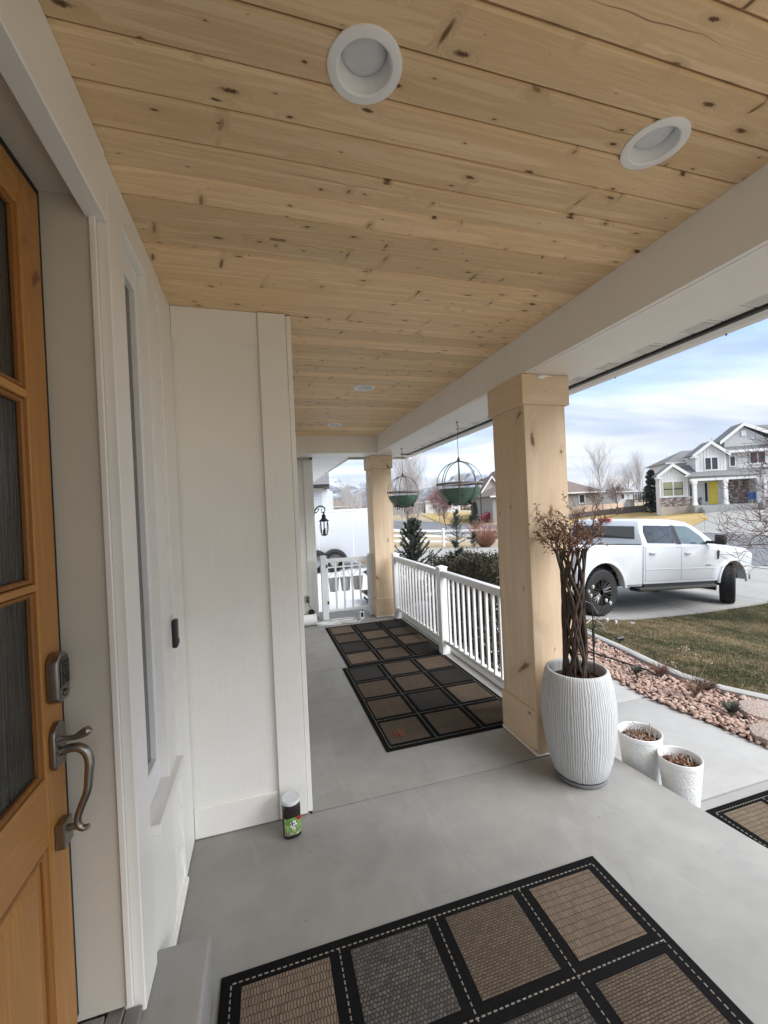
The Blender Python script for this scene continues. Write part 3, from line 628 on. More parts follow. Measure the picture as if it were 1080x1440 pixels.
obj('key_cylinder', MB().lathe([(1e-4, .037), (.0085, .037), (.0095, .031)], 20, (XD, 1.309, 1.203), 'x'), M['pewter'], kp, smooth=True)
# handle set
hs = obj('handle_set', shield(1.309, 1.008, 1.128, .033, .016, .033), M['pewter'], dr, bev=0.005, seg=2)
obj('thumb_latch', MB().tube([(XD + .014, 1.309, 1.082), (XD + .045, 1.309, 1.078), (XD + .066, 1.309, 1.086), (XD + .078, 1.309, 1.091), (XD + .086, 1.309, 1.089)], [.006, .007, .012, .013, .006], 10), M['pewter'], hs, smooth=True)
gp = [(XD + .010, 1.309, 1.045), (XD + .035, 1.309, 1.052), (XD + .055, 1.309, 1.050), (XD + .071, 1.309, 1.035), (XD + .078, 1.309, 1.008), (XD + .075, 1.309, .970), (XD + .070, 1.309, .930), (XD + .054, 1.309, .890), (XD + .045, 1.309, .862), (XD + .046, 1.309, .842), (XD + .058, 1.309, .832), (XD + .070, 1.309, .836)]
gr = [.011, .0115, .0115, .0115, .0115, .0108, .010, .0095, .009, .0088, .0085, .0055]
def smooth_path(p, r, k=5):
    q = []; w = []
    for i in range(len(p) - 1):
        a, b, c, d = (Vector(p[max(0, min(len(p) - 1, i + j))]) for j in (-1, 0, 1, 2))
        for s in range(k):
            u = s / k; q.append(.5 * ((2 * b) + (c - a) * u + (2 * a - 5 * b + 4 * c - d) * u * u + (3 * b - a - 3 * c + d) * u ** 3)); w.append(r[i] + (r[i + 1] - r[i]) * u)
    return q + [Vector(p[-1])], w + [r[-1]]
obj('grip', MB().tube(*smooth_path(gp, gr), 14), M['pewter'], hs, smooth=True)
obj('lower_plate', MB().box(XD + .0005, 1.284, .800, XD + .024, 1.334, .865).tube([(XD + .022, 1.309, .842), (XD + .046, 1.309, .842)], .009, 10), M['pewter'], hs, bev=0.004)
# frame round the door
df = thing('door_frame', 'cream door frame and black seal round the wooden door', 'door frame', (-0.5, 1.4, 0.2))
obj('side_jamb', MB().box(-0.66, 1.390, 0.235, -0.4255, 1.4012, 2.60), M['jamb'], df, bev=0.002)
obj('head_jamb', MB().box(-0.66, 0.28, 2.588, -0.4255, 1.3893, 2.601), M['jamb'], df, bev=0.002)
obj('stop_bead', MB().box(-0.4415, 1.3805, 0.238, -0.4245, 1.3898, 2.5795).box(-0.4415, 0.28, 2.5795, -0.4245, 1.3898, 2.5878), M['trim'], df, bev=0.002)
obj('seal', MB().box(-0.64, 1.3665, 0.26, -0.562, 1.3895, 2.585).box(-0.64, 0.28, 2.5615, -0.562, 1.366, 2.587), M['gap'], df)
obj('threshold', MB().box(-0.70, 0.25, 0.190, -0.50, 1.3895, 0.232), M['decking'], df, bev=0.002)
for k in range(2): obj('sill_board', MB().box(-0.498 + k * .0475, 0.2, 0.1902, -0.4515 + k * .0475 - .001, 1.41 if k < 1 else 1.4, 0.222 - .004 * k), M['decking'], df, bev=0.003)
obj('void', MB().box(-0.72, -2.2, 0.0, -0.70, 1.46, 2.7), M['shadow'], df)
nw = thing('entry_trim', 'white trim on the near side of the front door', 'trim', (-0.5, 0.2, 0.2))
obj('panel', MB().box(-0.66, -2.2, 0.19, -0.42, 0.276, 2.53), M['trim'], nw, bev=0.003)

# ================================================================== COLUMNS
def column(name, label, x0, y0, w, dpt_, star=False):
    c = thing(name, label, 'column', (x0 + w / 2, y0 + dpt_ / 2, 0), 0, 'square alder-clad columns holding up the beam')
    x1, y1 = x0 + w, y0 + dpt_; e = .0006
    # shaft boards: narrow sides sit between the wide ones
    obj('shaft_board', MB().box(x0, y0, 0.02, x1, y0 + .019, 2.486), M['post_z'], c, bev=0.0025)
    obj('shaft_board', MB().box(x0, y1 - .019, 0.02, x1, y1, 2.486), M['post_z'], c, bev=0.0025)
    obj('shaft_board', MB().box(x0, y0 + .0195, 0.02, x0 + .019, y1 - .0195, 2.486), M['post_z'], c, bev=0.0025)
    obj('shaft_board', MB().box(x1 - .019, y0 + .0195, 0.02, x1, y1 - .0195, 2.486), M['post_z'], c, bev=0.0025)
    for nme, z0, z1, p, pr in (('base_board', 0.012, 0.285, .013, 0), ('cap_board', 2.292, 2.488, .022, 0)):
        obj(nme, MB().box(x0 - p, y0 - p, z0, x1 + p, y0 - e, z1), M['post_x'], c, bev=0.003)
        obj(nme, MB().box(x0 - p, y1 + e, z0, x1 + p, y1 + p, z1), M['post_x'], c, bev=0.003)
        obj(nme, MB().box(x0 - p, y0, z0, x0 - e, y1, z1), M['post_y'], c, bev=0.003)
        obj(nme, MB().box(x1 + e, y0, z0, x1 + p, y1, z1), M['post_y'], c, bev=0.003)
    if star: obj('caulk_blob', MB().add([(x0 + .06, y0 - .024, 2.486), (x0 + .11, y0 - .03, 2.478), (x0 + .09, y0 - .026, 2.462), (x0 + .13, y0 - .027, 2.455), (x0 + .16, y0 - .026, 2.470), (x0 + .21, y0 - .025, 2.475), (x0 + .18, y0 - .024, 2.488), (x0 + .12, y0 - .022, 2.489), (x0 + .13, y0 - .04, 2.478)], [(0, 1, 8), (1, 2, 8), (2, 3, 8), (3, 4, 8), (4, 5, 8), (5, 6, 8), (6, 7, 8), (7, 0, 8)]), M['trim'], c, smooth=True)
    obj('caulk_line', MB().box(x0 - .019, y0 - .019, 0.001, x1 + .019, y1 + .019, 0.011), M['trim'], c, bev=0.003)
    return c
column('porch_column', 'near square wooden column behind the tall grey planter', 1.662, 2.345, .318, .385, True)
column('porch_column', 'far square wooden column between the gate and the railing', 1.640, 6.215, .318, .36)

# ================================================================== RAILING AND GATE
rl = thing('porch_railing', 'white vinyl railing with square balusters along the open side of the porch', 'railing', (1.9, 4.3, 0))
def post(y, parent, x=1.905, w=.048, h=.965, sk=True):
    p = obj('post', MB().box(x - w, y - w, 0.001, x + w, y + w, h), M['vinyl'], parent, bev=0.004)
    cp = MB().box(x - w - .006, y - w - .006, h + .0005, x + w + .006, y + w + .006, h + .018)
    cp.add([(x - w, y - w, h + .0185), (x + w, y - w, h + .0185), (x + w, y + w, h + .0185), (x - w, y + w, h + .0185), (x, y, h + .036)], [(0, 1, 4), (1, 2, 4), (2, 3, 4), (3, 0, 4)])
    obj('post_cap', cp, M['vinyl'], p, bev=0.003)
    return p
for y in (6.02, 4.33, 2.86): post(y, rl)
bal = mesh_of('baluster', MB().box(-.0125, -.0125, .1725, .0125, .0125, .873), M['vinyl'], bev=0.002)
for ya, yb in ((2.909, 4.281), (4.379, 5.971)):
    obj('top_rail', MB().box(1.872, ya, .8735, 1.938, yb, .945), M['vinyl'], rl, bev=0.010, seg=2)
    obj('bottom_rail', MB().box(1.884, ya, .130, 1.926, yb, .172), M['vinyl'], rl, bev=0.005)
    n = round((yb - ya) / .112); st = (yb - ya) / n
    for i in range(1, n):
        o = link('baluster', bal, rl); o.location = (1.905, ya + i * st, 0)
obj('kick_board', MB().box(1.985, 2.76, 0.001, 2.06, 6.2, .075), M['trim'], rl, bev=0.004)

gate = thing('porch_gate', 'small white picket gate at the far end of the porch', 'gate', (1.22, 6.45, 0))
GX0, GX1, GYY = .868, 1.615, 6.42
for x in (GX0, GX1): obj('gate_post', MB().box(x - .045, GYY - .045, .001, x + .045, GYY + .045, .985 if x < 1 else .965), M['vinyl'], gate, bev=0.004)
obj('top_rail', MB().box(GX0 + .047, GYY - .022, .872, GX1 - .047, GYY + .022, .93), M['vinyl'], gate, bev=0.005)
obj('bottom_rail', MB().box(GX0 + .047, GYY - .022, .112, GX1 - .047, GYY + .022, .150), M['vinyl'], gate, bev=0.004)
obj('middle_rail', MB().box(GX0 + .047, GYY - .014, .785, GX1 - .047, GYY + .014, .806), M['vinyl'], gate, bev=0.003)
for i in range(6):
    x = GX0 + .052 + (GX1 - GX0 - .104) * i / 5
    obj('picket', MB().box(x - .0145, GYY - .0125, .1505, x + .0145, GYY + .0125, .8715), M['vinyl'], gate, bev=0.002)
hb = mesh_of('hinge', MB().box(-.02, -.03, -.025, .02, -.0, .025), M['black'], bev=.003)
for z in (.24, .80):
    obj('hinge', MB().box(GX0 + .03, GYY - .052, z, GX0 + .055, GYY - .046, z + .05), M['black'], gate, bev=.002)
M['bucket'] = plain('galvanised_grey_bucket', (0.62, 0.63, 0.64), 0.4, 0.12, 20, metal=0.3)
for i, (x, lb) in enumerate(((1.035, 'galvanised bucket hanging behind the gate, nearest the house wall'), (1.22, 'galvanised bucket hanging in the middle behind the white gate'), (1.42, 'galvanised bucket hanging behind the gate, nearest the wooden column'))):
    b = thing('hanging_bucket', lb, 'bucket', (x, GYY + .12, .40), 0, 'buckets hanging behind the gate')
    obj('pail', MB().lathe([(1e-4, 0), (.062, 0), (.066, .004), (.083, .195), (.088, .2), (.088, .206), (.081, .203), (.064, .01), (1e-4, .01)], 24), M['bucket'], b, world=False, smooth=True)
    obj('handle', MB().tube([(-.085, 0, .19), (-.07, -.02, .25), (-.03, -.07, .31), (0, -.105, .345), (0, -.12, .36), (.03, -.07, .31), (.07, -.02, .25), (.085, 0, .19)], .003, 6), M['bronze'], b, world=False, smooth=True)

# ================================================================== RUGS
def weave(name, c1, c2, gap, sx, sy, row=2, off=.5):
    t = NT(name); v = t.coord('Object'); vv = t.n('VectorMath', {0: v, 1: t.n('VectorMath', {0: t.noise(v, 45, 2, out=1), 'Scale': .007}, operation='SCALE').outputs[0]}, operation='ADD').outputs[0]
    br = t.n('TexBrick', {'Vector': vv, 'Color1': (*c1, 1), 'Color2': (*c2, 1), 'Mortar': (*gap, 1), 'Scale': 1.0, 'Mortar Size': min(sx, sy) * .16, 'Mortar Smooth': .6, 'Bias': 0.0, 'Brick Width': sx, 'Row Height': sy}, offset=off, offset_frequency=row, squash=1.0)
    big = t.noise(v, 3.5, 4); c = t.mix(t.ramp(big, [(.35, 0.0), (.7, .35)]), br.outputs['Color'], tuple(k * .6 for k in c1))
    t.set(col=c, rough=.98, spec=.02, normal=t.bump(t.math('SUBTRACT', t.math('MULTIPLY', t.noise(v, 900, 2), .3), br.outputs['Fac']), .8, .003)); return t.m
M['rug_tan'] = weave('tan_loop_weave', (.225, .172, .13), (.17, .13, .097), (.05, .042, .034), .0105, .027, 2, .5)
M['rug_brown'] = weave('brown_basket_weave', (.165, .13, .10), (.115, .09, .07), (.04, .033, .028), .017, .0098, 2, .5)
M['rug_grey'] = weave('grey_grid_weave', (.15, .14, .127), (.075, .07, .065), (.04, .037, .035), .0135, .0135, 2, .5)
M['rug_char'] = weave('charcoal_weave', (.085, .08, .075), (.062, .058, .056), (.025, .025, .025), .012, .008, 2, .5)
M['rug_border'] = weave('black_rug_border', (.022, .022, .023), (.016, .016, .017), (.005, .005, .005), .006, .003)
M['stitch'] = plain('pale_rug_stitch', (.22, .20, .165), .9, .3, 60)
RL, RW, SQ, PX, PY = 1.61, 1.15, .308, .3865, .372
base_me = mesh_of('border', MB().box(-RL / 2, -RW / 2, .001, RL / 2, RW / 2, .0075), M['rug_border'], bev=.003, seg=2)
sq_me = {k: mesh_of('square', MB().box(-SQ / 2, -.2975 / 2, .007, SQ / 2, .2975 / 2, .0095), M[k], bev=.0012) for k in ('rug_tan', 'rug_brown', 'rug_grey', 'rug_char')}
st = MB()
def dashes(x0, y0, x1, y1):
    L = math.hypot(x1 - x0, y1 - y0); n = int(L / .0215); ux, uy = (x1 - x0) / L, (y1 - y0) / L
    for i in range(n):
        a = (i + .5) * L / n; cx_, cy_ = x0 + ux * a, y0 + uy * a; h, w = .0062, .0022
        q = [(cx_ + ux * s * h - uy * d * w, cy_ + uy * s * h + ux * d * w) for s, d in ((-1, -1), (1, -1), (1, 1), (-1, 1))]
        st.add([(*p, .0072) for p in q] + [(p[0], p[1], .0088) for p in q], [(4, 5, 6, 7), (0, 1, 5, 4), (1, 2, 6, 5), (2, 3, 7, 6), (3, 0, 4, 7)])
e = .036
for s in (-1, 1):
    dashes(-RL / 2 + e, s * (RW / 2 - e), RL / 2 - e, s * (RW / 2 - e)); dashes(s * (RL / 2 - e), -RW / 2 + e, s * (RL / 2 - e), RW / 2 - e)
for i in (-1, 0, 1): dashes(i * PX, -RW / 2 + e, i * PX, RW / 2 - e)
for j in (-.5, .5): dashes(-RL / 2 + e, j * PY, RL / 2 - e, j * PY)
st_me = mesh_of('stitching', st, M['stitch'])
def rug(label, x, y, z, rz, pat):
    r = thing('outdoor_rug', label, 'rug', (x, y, z), rz, 'black bordered rugs with woven squares')
    link('border', base_me, r, False); tag(link('stitching', st_me, r, False), kind='stuff')
    for j in range(3):
        for i in range(4):
            o = link('square', sq_me[{'t': 'rug_tan', 'b': 'rug_brown', 'g': 'rug_grey', 'c': 'rug_char'}[pat[j][i]]], r, False); o.location = ((i - 1.5) * PX, (j - 1) * PY, 0)
    return r
# rows of each pattern run from the rug's own near edge to its far edge
rug('black bordered rug nearest the viewer by the door step', .588, 1.025, 0, R(-.3), ['bgtb', 'tbgb', 'tgbt'])
rug('black bordered runner with spilled brown seed behind the near column', 1.310, 3.532, 0, R(90.2), ['btct', 'bcbb', 'bbbc'][::1])
rug('black bordered runner at the far end of the porch by the gate', 1.365, 5.149, 0, R(90.4), ['ctbc', 'bbtc', 'tcbt'])
rug('black bordered rug on the pale walkway beside the step', 3.23, 1.27, -.215, R(0), ['bgtb', 'tbgb', 'tgbt'])

# spilled seed on the runner
def flakes(n, cx_, cy_, z, sx, sy, s0, s1, flat=.6):
    x = cx_ + rng.normal(0, sx, n); y = cy_ + rng.normal(0, sy, n); q = []; f = []
    for i in range(n):
        a = random.random() * 6.3; s = random.uniform(s0, s1); d = Vector((math.cos(a), math.sin(a), random.uniform(-flat, flat))) * s; w = Vector((-math.sin(a), math.cos(a), random.uniform(-flat, flat))) * s * .5
        c = Vector((x[i], y[i], z + s * .7 + random.random() * s)); k = len(q); q += [c - d, c + w, c + d, c - w]; f.append((k, k + 1, k + 2, k + 3))
    return MB().add(q, f)
M['seed'] = plain('rust_brown_seed', (.23, .075, .022), .8, .5, 200)
tag(obj('spilled_seed', flakes(170, .885, 2.905, .0095, .026, .022, .003, .008), M['seed']), kind='stuff')
tag(obj('floor_crumb', flakes(46, .9, 2.0, .0, .45, .5, .0015, .004), M['soil']), kind='stuff')

# ================================================================== JAR
jx, jy = .075, 2.218
jar = thing('snack_jar', 'dark plastic jar with silver lid and green label on the floor', 'jar', (jx, jy, 0))
M['jar'] = plain('dark_plum_plastic', (.022, .014, .017), .22, .3, 20); M['jar_lid'] = plain('silver_white_lid', (.66, .69, .72), .32, .05, 20)
sqr = lambda r: [(r * (abs(math.cos(a)) ** .62) * (1 if math.cos(a) > 0 else -1), r * (abs(math.sin(a)) ** .62) * (1 if math.sin(a) > 0 else -1)) for a in [2 * PI * k / 32 for k in range(32)]]
jb = MB(); jb.loft([[(x, y, z) for x, y in sqr(r)] for r, z in ((.040, .0005), (.0455, .006), (.0455, .148), (.044, .160), (.041, .166), (.041, .171))])
obj('body', jb, M['jar'], jar, False, smooth=True)
obj('lid', MB().lathe([(.0455, .168), (.047, .170), (.047, .183), (.0455, .1865), (.041, .187), (.040, .1855), (1e-4, .1855)], 40), M['jar_lid'], jar, False, smooth=True)
t = NT('green_jar_label'); v = t.coord('Object'); sp = t.n('SeparateXYZ', {0: v}); z = sp.outputs[2]; x = sp.outputs[0]
c = t.ramp(t.noise(v, 38, 3), [(.35, (.06, .20, .02)), (.5, (.20, .36, .08)), (.65, (.42, .52, .24))])
bl = t.math('MULTIPLY', t.math('LESS_THAN', t.math('ABSOLUTE', t.math('SUBTRACT', x, .004)), .017), t.math('LESS_THAN', t.math('ABSOLUTE', t.math('SUBTRACT', z, .072)), .022))
ink = t.math('GREATER_THAN', t.noise(t.coord('Object', scale=(1, 1, .7)), 150, 2), .52)
c = t.mix(bl, c, t.mix(ink, (.7, .72, .68), (.015, .015, .02)))
c = t.mix(t.math('LESS_THAN', z, .045), c, t.ramp(t.noise(v, 70, 2), [(.4, (.55, .5, .42)), (.5, (.05, .07, .03)), (.6, (.25, .40, .12))]))
t.set(col=c, rough=.3); M['label'] = t.m
lab = MB(); ring = [p for p in sqr(.0461)]
ks = list(range(19, 31))
lab.loft([[(ring[k][0], ring[k][1], zz) for k in ks] for zz in (.022, .108)], cap=False, closed=False)
obj('label', lab, M['label'], jar, False, smooth=True)
M['red'] = plain('red_label_dot', (.45, .02, .025), .35)
bm_ = MB().lathe([(1e-4, .0015), (.0105, .0013), (.0105, -.001)], 20, (.031, -.0467, .104), 'y'); obj('seal_dot', bm_, M['red'], jar, False)
jar.rotation_euler.z = R(6)

# ================================================================== TALL PLANTER
px_, py_ = 1.772, 2.093
t = NT('grooved_grey_stoneware'); v = t.coord('Object'); sp = t.n('SeparateXYZ', {0: v}); an = t.math('ARCTAN2', sp.outputs[1], sp.outputs[0])
wob = t.noise(t.n('CombineXYZ', {0: t.math('MULTIPLY', an, 2.5), 1: 0.0, 2: t.math('MULTIPLY', sp.outputs[2], 3.0)}).outputs[0], 1.6, 3)
g = t.math('SINE', t.math('ADD', t.math('MULTIPLY', an, 92), t.math('MULTIPLY', wob, 15)))
g2 = t.noise(t.n('CombineXYZ', {0: t.math('MULTIPLY', an, 22), 1: t.math('MULTIPLY', wob, 3), 2: t.math('MULTIPLY', sp.outputs[2], 1.6)}).outputs[0], 1.4, 4, .7)
h = t.math('ADD', t.math('MULTIPLY', g, .5), g2)
wear = t.noise(v, 5, 4)
c = t.ramp(t.math('ADD', t.math('MULTIPLY', h, .8), t.math('MULTIPLY', wear, .3)), [(.15, (.36, .365, .37)), (.40, (.46, .47, .48)), (.75, (.57, .58, .59))])
t.set(col=c, rough=.75, normal=t.bump(h, .55, .003)); M['stoneware'] = t.m
pl = thing('tall_planter', 'tall grooved grey planter at the foot of the near wooden column', 'planter', (px_, py_, 0))
prof = [(.120, .028), (.137, .030), (.152, .045), (.178, .13), (.198, .24), (.209, .36), (.208, .45), (.197, .56), (.180, .63), (.173, .645), (.166, .650), (.158, .647), (.155, .63), (.158, .60), (.160, .565)]
obj('pot', MB().lathe(prof, 96), M['stoneware'], pl, False, smooth=True, ang=60)
obj('soil', MB().lathe([(.1595, .575), (.09, .585), (1e-4, .59)], 32), M['soil'], pl, False, smooth=True)
obj('saucer', MB().lathe([(1e-4, .001), (.134, .001), (.144, .012), (.147, .027), (.141, .0275), (.137, .015), (1e-4, .015)], 48), plain('grey_saucer', (.21, .215, .22), .5), pl, False, smooth=True)
# woven willow stems standing in it
M['willow'] = plain('dark_willow_bark', (.052, .033, .023), .75, .45, 40, bump=.5, bscale=120)
M['twig'] = plain('reddish_dry_twig', (.135, .062, .04), .8, .4, 40)
M['dryleaf'] = plain('curled_brown_leaf', (.20, .095, .05), .8, .5, 50)
wl_ = thing('willow_plant', 'dark woven willow trunk with dry brown twigs in the tall planter', 'plant', (px_ + .005, py_ + .01, .56))
NS = 22; H0 = .80; tops = []
for k in range(NS):
    sgn = 1 if k % 2 else -1; a0 = 2 * PI * k / NS; pts = []; rr = []
    for i in range(26):
        s = i / 25; z = s * H0; rad = .068 - .010 * math.sin(s * PI) + (.018 * max(0, s - .82) / .18); a = a0 + sgn * s * PI * (.85 + .25 * math.sin(k * 2.3)) + .24 * math.sin(5 * s + k * 1.7) + .1 * math.sin(13 * s + k)
        pts.append((rad * math.cos(a) + .004 * math.sin(9 * s + k * 2), rad * math.sin(a), z)); rr.append((.0098 if k % 3 else .0125) * (1 - .42 * s))
    obj('stem', MB().tube(pts, rr, 7), M['willow'], wl_, False, smooth=True)
    tops.append((Vector(pts[-1]), (Vector(pts[-1]) - Vector(pts[-4])).normalized(), rr[-1]))
tw = MB(); lv = MB()
def leaf(p, s):
    a = Vector((random.gauss(0, 1), random.gauss(0, 1), random.gauss(0, 1))).normalized(); b = a.orthogonal().normalized() * s * .4; a *= s
    lv.add([p, p + a * .5 + b, p + a, p + a * .5 - b], [(0, 1, 2, 3)])
def sprig(p, d, L, r, lev):
    pts = [p]; q = p.copy(); dd = d.copy(); n = 6
    for i in range(n):
        dd = (dd + Vector((random.gauss(0, .20), random.gauss(0, .20), random.gauss(.0, .16)))).normalized(); q = q + dd * L / n; pts.append(q.copy())
        if lev < 2 and i >= 1 and random.random() < (.75 if lev else .8): sprig(q.copy(), (dd + Vector((random.gauss(0, .7), random.gauss(0, .7), random.gauss(.15, .5)))).normalized(), L * random.uniform(.3, .6), r * .55, lev + 1)
        if lev >= 1 and random.random() < .5: leaf(q.copy(), random.uniform(.006, .02))
    tw.tube(pts, [r * (1 - .7 * i / n) for i in range(n + 1)], 5)
for p, d, r in tops:
    o = Vector((p.x, p.y, 0)).normalized()
    for _ in range(1 + (random.random() < .5)): sprig(p - d * .03, (d * .6 + o * random.uniform(.05, .55) + Vector((random.gauss(0, .25), random.gauss(0, .25), .55))).normalized(), random.uniform(.14, .25), r * .62, 0)
sprig(Vector((.05, -.02, .80)), Vector((.75, -.25, .42)).normalized(), .30, .004, 1); sprig(Vector((.0, .0, .82)), Vector((.02, 0, 1)), .26, .0055, 1)
obj('twigs', tw, M['twig'], wl_, False, smooth=True); tag(obj('dry_leaves', lv, M['dryleaf'], wl_, False), kind='stuff')
# firefly stake lights
fl = thing('stake_light', 'black wire stake with white bulb tips standing in the tall planter', 'garden light', (px_ + .075, py_ - .06, .58))
obj('stem', MB().tube([(0, 0, -.04), (.004, .002, .12), (.010, .006, .30)], [.0035, .0045, .0055], 8).tube([(.009, .005, .20), (.010, .006, .31)], .0075, 8), M['black'], fl, False, smooth=True)
M['bulb'] = plain('white_frosted_bulb', (.82, .84, .86), .2); M['wire'] = plain('silver_wire', (.42, .42, .43), .35, .1, 20, metal=.7)
for dx, dy, dz in ((.030, .05, .52), (.045, .03, .55), (.075, .03, .475), (.100, -.01, .470), (.120, -.02, .455), (.110, .0, .35), (.135, -.04, .345), (.055, .06, .49)):
    w = obj('wire', MB().tube([(.010, .006, .29), (.012 + dx * .25, .006 + dy * .25, .29 + (dz - .29) * .45), (dx * .75, dy * .75, .29 + (dz - .29) * .8), (dx, dy, dz)], .0016, 5), M['black'], fl, False, smooth=True)
    obj('bulb', MB().lathe([(1e-4, -.014), (.0035, -.012), (.0065, -.004), (.0075, .002), (.006, .008), (1e-4, .0105)], 10, (dx, dy, dz)), M['bulb'], w, False, smooth=True)
ww = thing('wire_ornament', 'looped silver wire ornament beside the woven willow stems', 'ornament', (px_ + .08, py_ + .03, .58))
obj('loop', MB().tube([(.0, .0, .0), (-.002, 0, .22), (.0, .0, .40), (.05, .02, .445), (.11, .03, .42), (.15, .02, .35)], .0017, 5).tube([(.0, 0, .26), (.04, .01, .31), (.10, .02, .335), (.15, .0, .30), (.165, -.01, .25)], .0017, 5).tube([(-.0, 0, .3), (.05, -.02, .27), (.10, -.03, .29), (.13, -.03, .27)], .0015, 5), M['wire'], ww, False, smooth=True)

# ================================================================== LOW WHITE POTS ON THE WALKWAY
t = NT('white_pebbled_ceramic'); v = t.coord('Object'); vo = t.n('TexVoronoi', {'Vector': v, 'Scale': 95.0}, feature='SMOOTH_F1'); h = t.math('ADD', vo.outputs['Distance'], t.math('MULTIPLY', t.noise(v, 25, 4), .9))
t.set(col=(.78, .79, .79, 1), rough=.5, normal=t.bump(h, .7, .004)); M['pebbled'] = t.m
M['peat'] = turf('brown_peat', [(.35, (.035, .02, .014)), (.65, (.13, .075, .05))], 30)
M['greystem'] = plain('pale_dead_stalk', (.30, .26, .23), .85, .3, 60)
def white_pot(label, plabel, x, y, r, h, cat_stems):
    p = thing('white_pot', label, 'pot', (x, y, -.215), 0, 'low white pots on the walkway')
    obj('pot', MB().lathe([(1e-4, .001), (r * .70, .001), (r * .74, .01), (r * .90, h * .6), (r * .985, h - .03)], 56), M['pebbled'], p, False, smooth=True)
    obj('rim', MB().lathe([(r * .985, h - .029), (r, h - .012), (r * .995, h - .002), (r * .97, h), (r * .94, h - .004), (r * .925, h - .03), (r * .90, h - .10)], 56), M['vinyl'], p, False, smooth=True)
    obj('soil', MB().lathe([(r * .915, h - .055), (r * .5, h - .045), (1e-4, h - .05)], 32), M['peat'], p, False, smooth=True)
    q = thing('dead_plant', plabel, 'plant', (x, y, h - .265)); sm = MB()
    for i in range(cat_stems):
        a = random.random() * 6.3; d = r * .75 * math.sqrt(random.random()); c = Vector((d * math.cos(a), d * math.sin(a), .0)); L = random.uniform(.03, .085)
        lean = Vector((random.gauss(0, .45), random.gauss(0, .45), 1)).normalized() * L
        sm.tube([c - Vector((0, 0, .01)), c + lean * .5, c + lean + Vector((random.gauss(0, .01), random.gauss(0, .01), -.008))], [.0045, .004, .002], 5)
    obj('stalks', sm, M['greystem'], q, False, smooth=True)
    fl_ = flakes(260, 0, 0, -.002, r * .38, r * .38, .004, .014, .9)
    fl_.v = [(a * min(1, r * .85 / max(1e-6, math.hypot(a, b))), b * min(1, r * .85 / max(1e-6, math.hypot(a, b))), c) for a, b, c in fl_.v]
    tag(obj('leaf_litter', fl_, M['dryleaf'], q, False), kind='stuff')
white_pot('larger low white pebbled pot next to the tall grey planter', 'pale dead stalks in the larger low white pot', 2.258, 2.118, .125, .375, 34)
white_pot('smaller low white pebbled pot nearest the walkway rug', 'brown leaf litter in the smaller low white pot', 2.300, 1.885, .112, .335, 8)

# ================================================================== HANGING PLANTERS
M['green'] = plain('dull_green_enamel', (.085, .165, .13), .5, .18, 9)
M['frame'] = plain('grey_brown_wrought_wire', (.20, .185, .17), .5, .2, 20, metal=.2)
def hanging(label, x, y, zc_, r, rz):
    h = thing('hanging_planter', label, 'planter', (x, y, zc_), rz, 'globe planters hanging from the beam')
    top = 2.49 - zc_
    obj('ceiling_hook', MB().lathe([(1e-4, top - .001), (.012, top - .002), (.008, top - .01), (.003, top - .012)], 12).tube([(0, 0, top - .01), (0, 0, top - .035), (.014, 0, top - .05), (.012, 0, top - .068), (0, 0, top - .074), (-.012, 0, top - .066)], .0035, 6), M['black'], h, False, smooth=True)
    obj('hanging_rod', MB().tube([(-.002, 0, top - .072), (.010, 0, top - .085), (.008, 0, top - .105), (-.004, 0, top - .12), (0, 0, top - .14), (0, 0, r + .03)], .003, 6), M['frame'], h, False, smooth=True)
    obj('finial', MB().lathe([(1e-4, r + .045), (.008, r + .044), (.010, r + .03), (.016, r + .025), (.014, r + .012), (.030, r + .004), (.034, r - .004), (1e-4, r - .004)], 20), M['frame'], h, False, smooth=True)
    n = 8
    for k in range(n):
        a = 2 * PI * k / n + .2
        pts = [(r * math.sin(b) * math.cos(a), r * math.sin(b) * math.sin(a), r * math.cos(b)) for b in [R(5 + i * 165 / 24) for i in range(25)]]
        obj('rib', MB().tube(pts, .0042, 6), M['frame'], h, False, smooth=True)
    obj('ring', MB().lathe([(r + .004, -.009), (r + .009, -.009), (r + .009, .009), (r + .004, .009)], 48, closed=True), M['frame'], h, False, smooth=True)
    rb = r - .008
    obj('bowl', MB().lathe([(rb * math.sin(R(b)), -rb * math.cos(R(b))) for b in (1, 12, 24, 36, 48, 60, 70, 77)] + [((rb - .006) * math.sin(R(b)), -(rb - .006) * math.cos(R(b))) for b in (77, 60, 40, 20, 1)], 48), M['green'], h, False, smooth=True)
    for k in range(4):
        a = 2 * PI * k / 4 + .2; b = R(143)
        obj('ball_foot', MB().ball(((r + .016) * math.sin(b) * math.cos(a), (r + .016) * math.sin(b) * math.sin(a), (r + .016) * math.cos(b)), .019, 12, 8), M['black'], h, False, smooth=True)
hanging('nearer green bowl planter in a wire globe hanging from the beam', 1.89, 3.76, 1.872, .222, .1)
hanging('farther green bowl planter in a wire globe by the far column', 1.89, 5.47, 1.880, .220, .5)

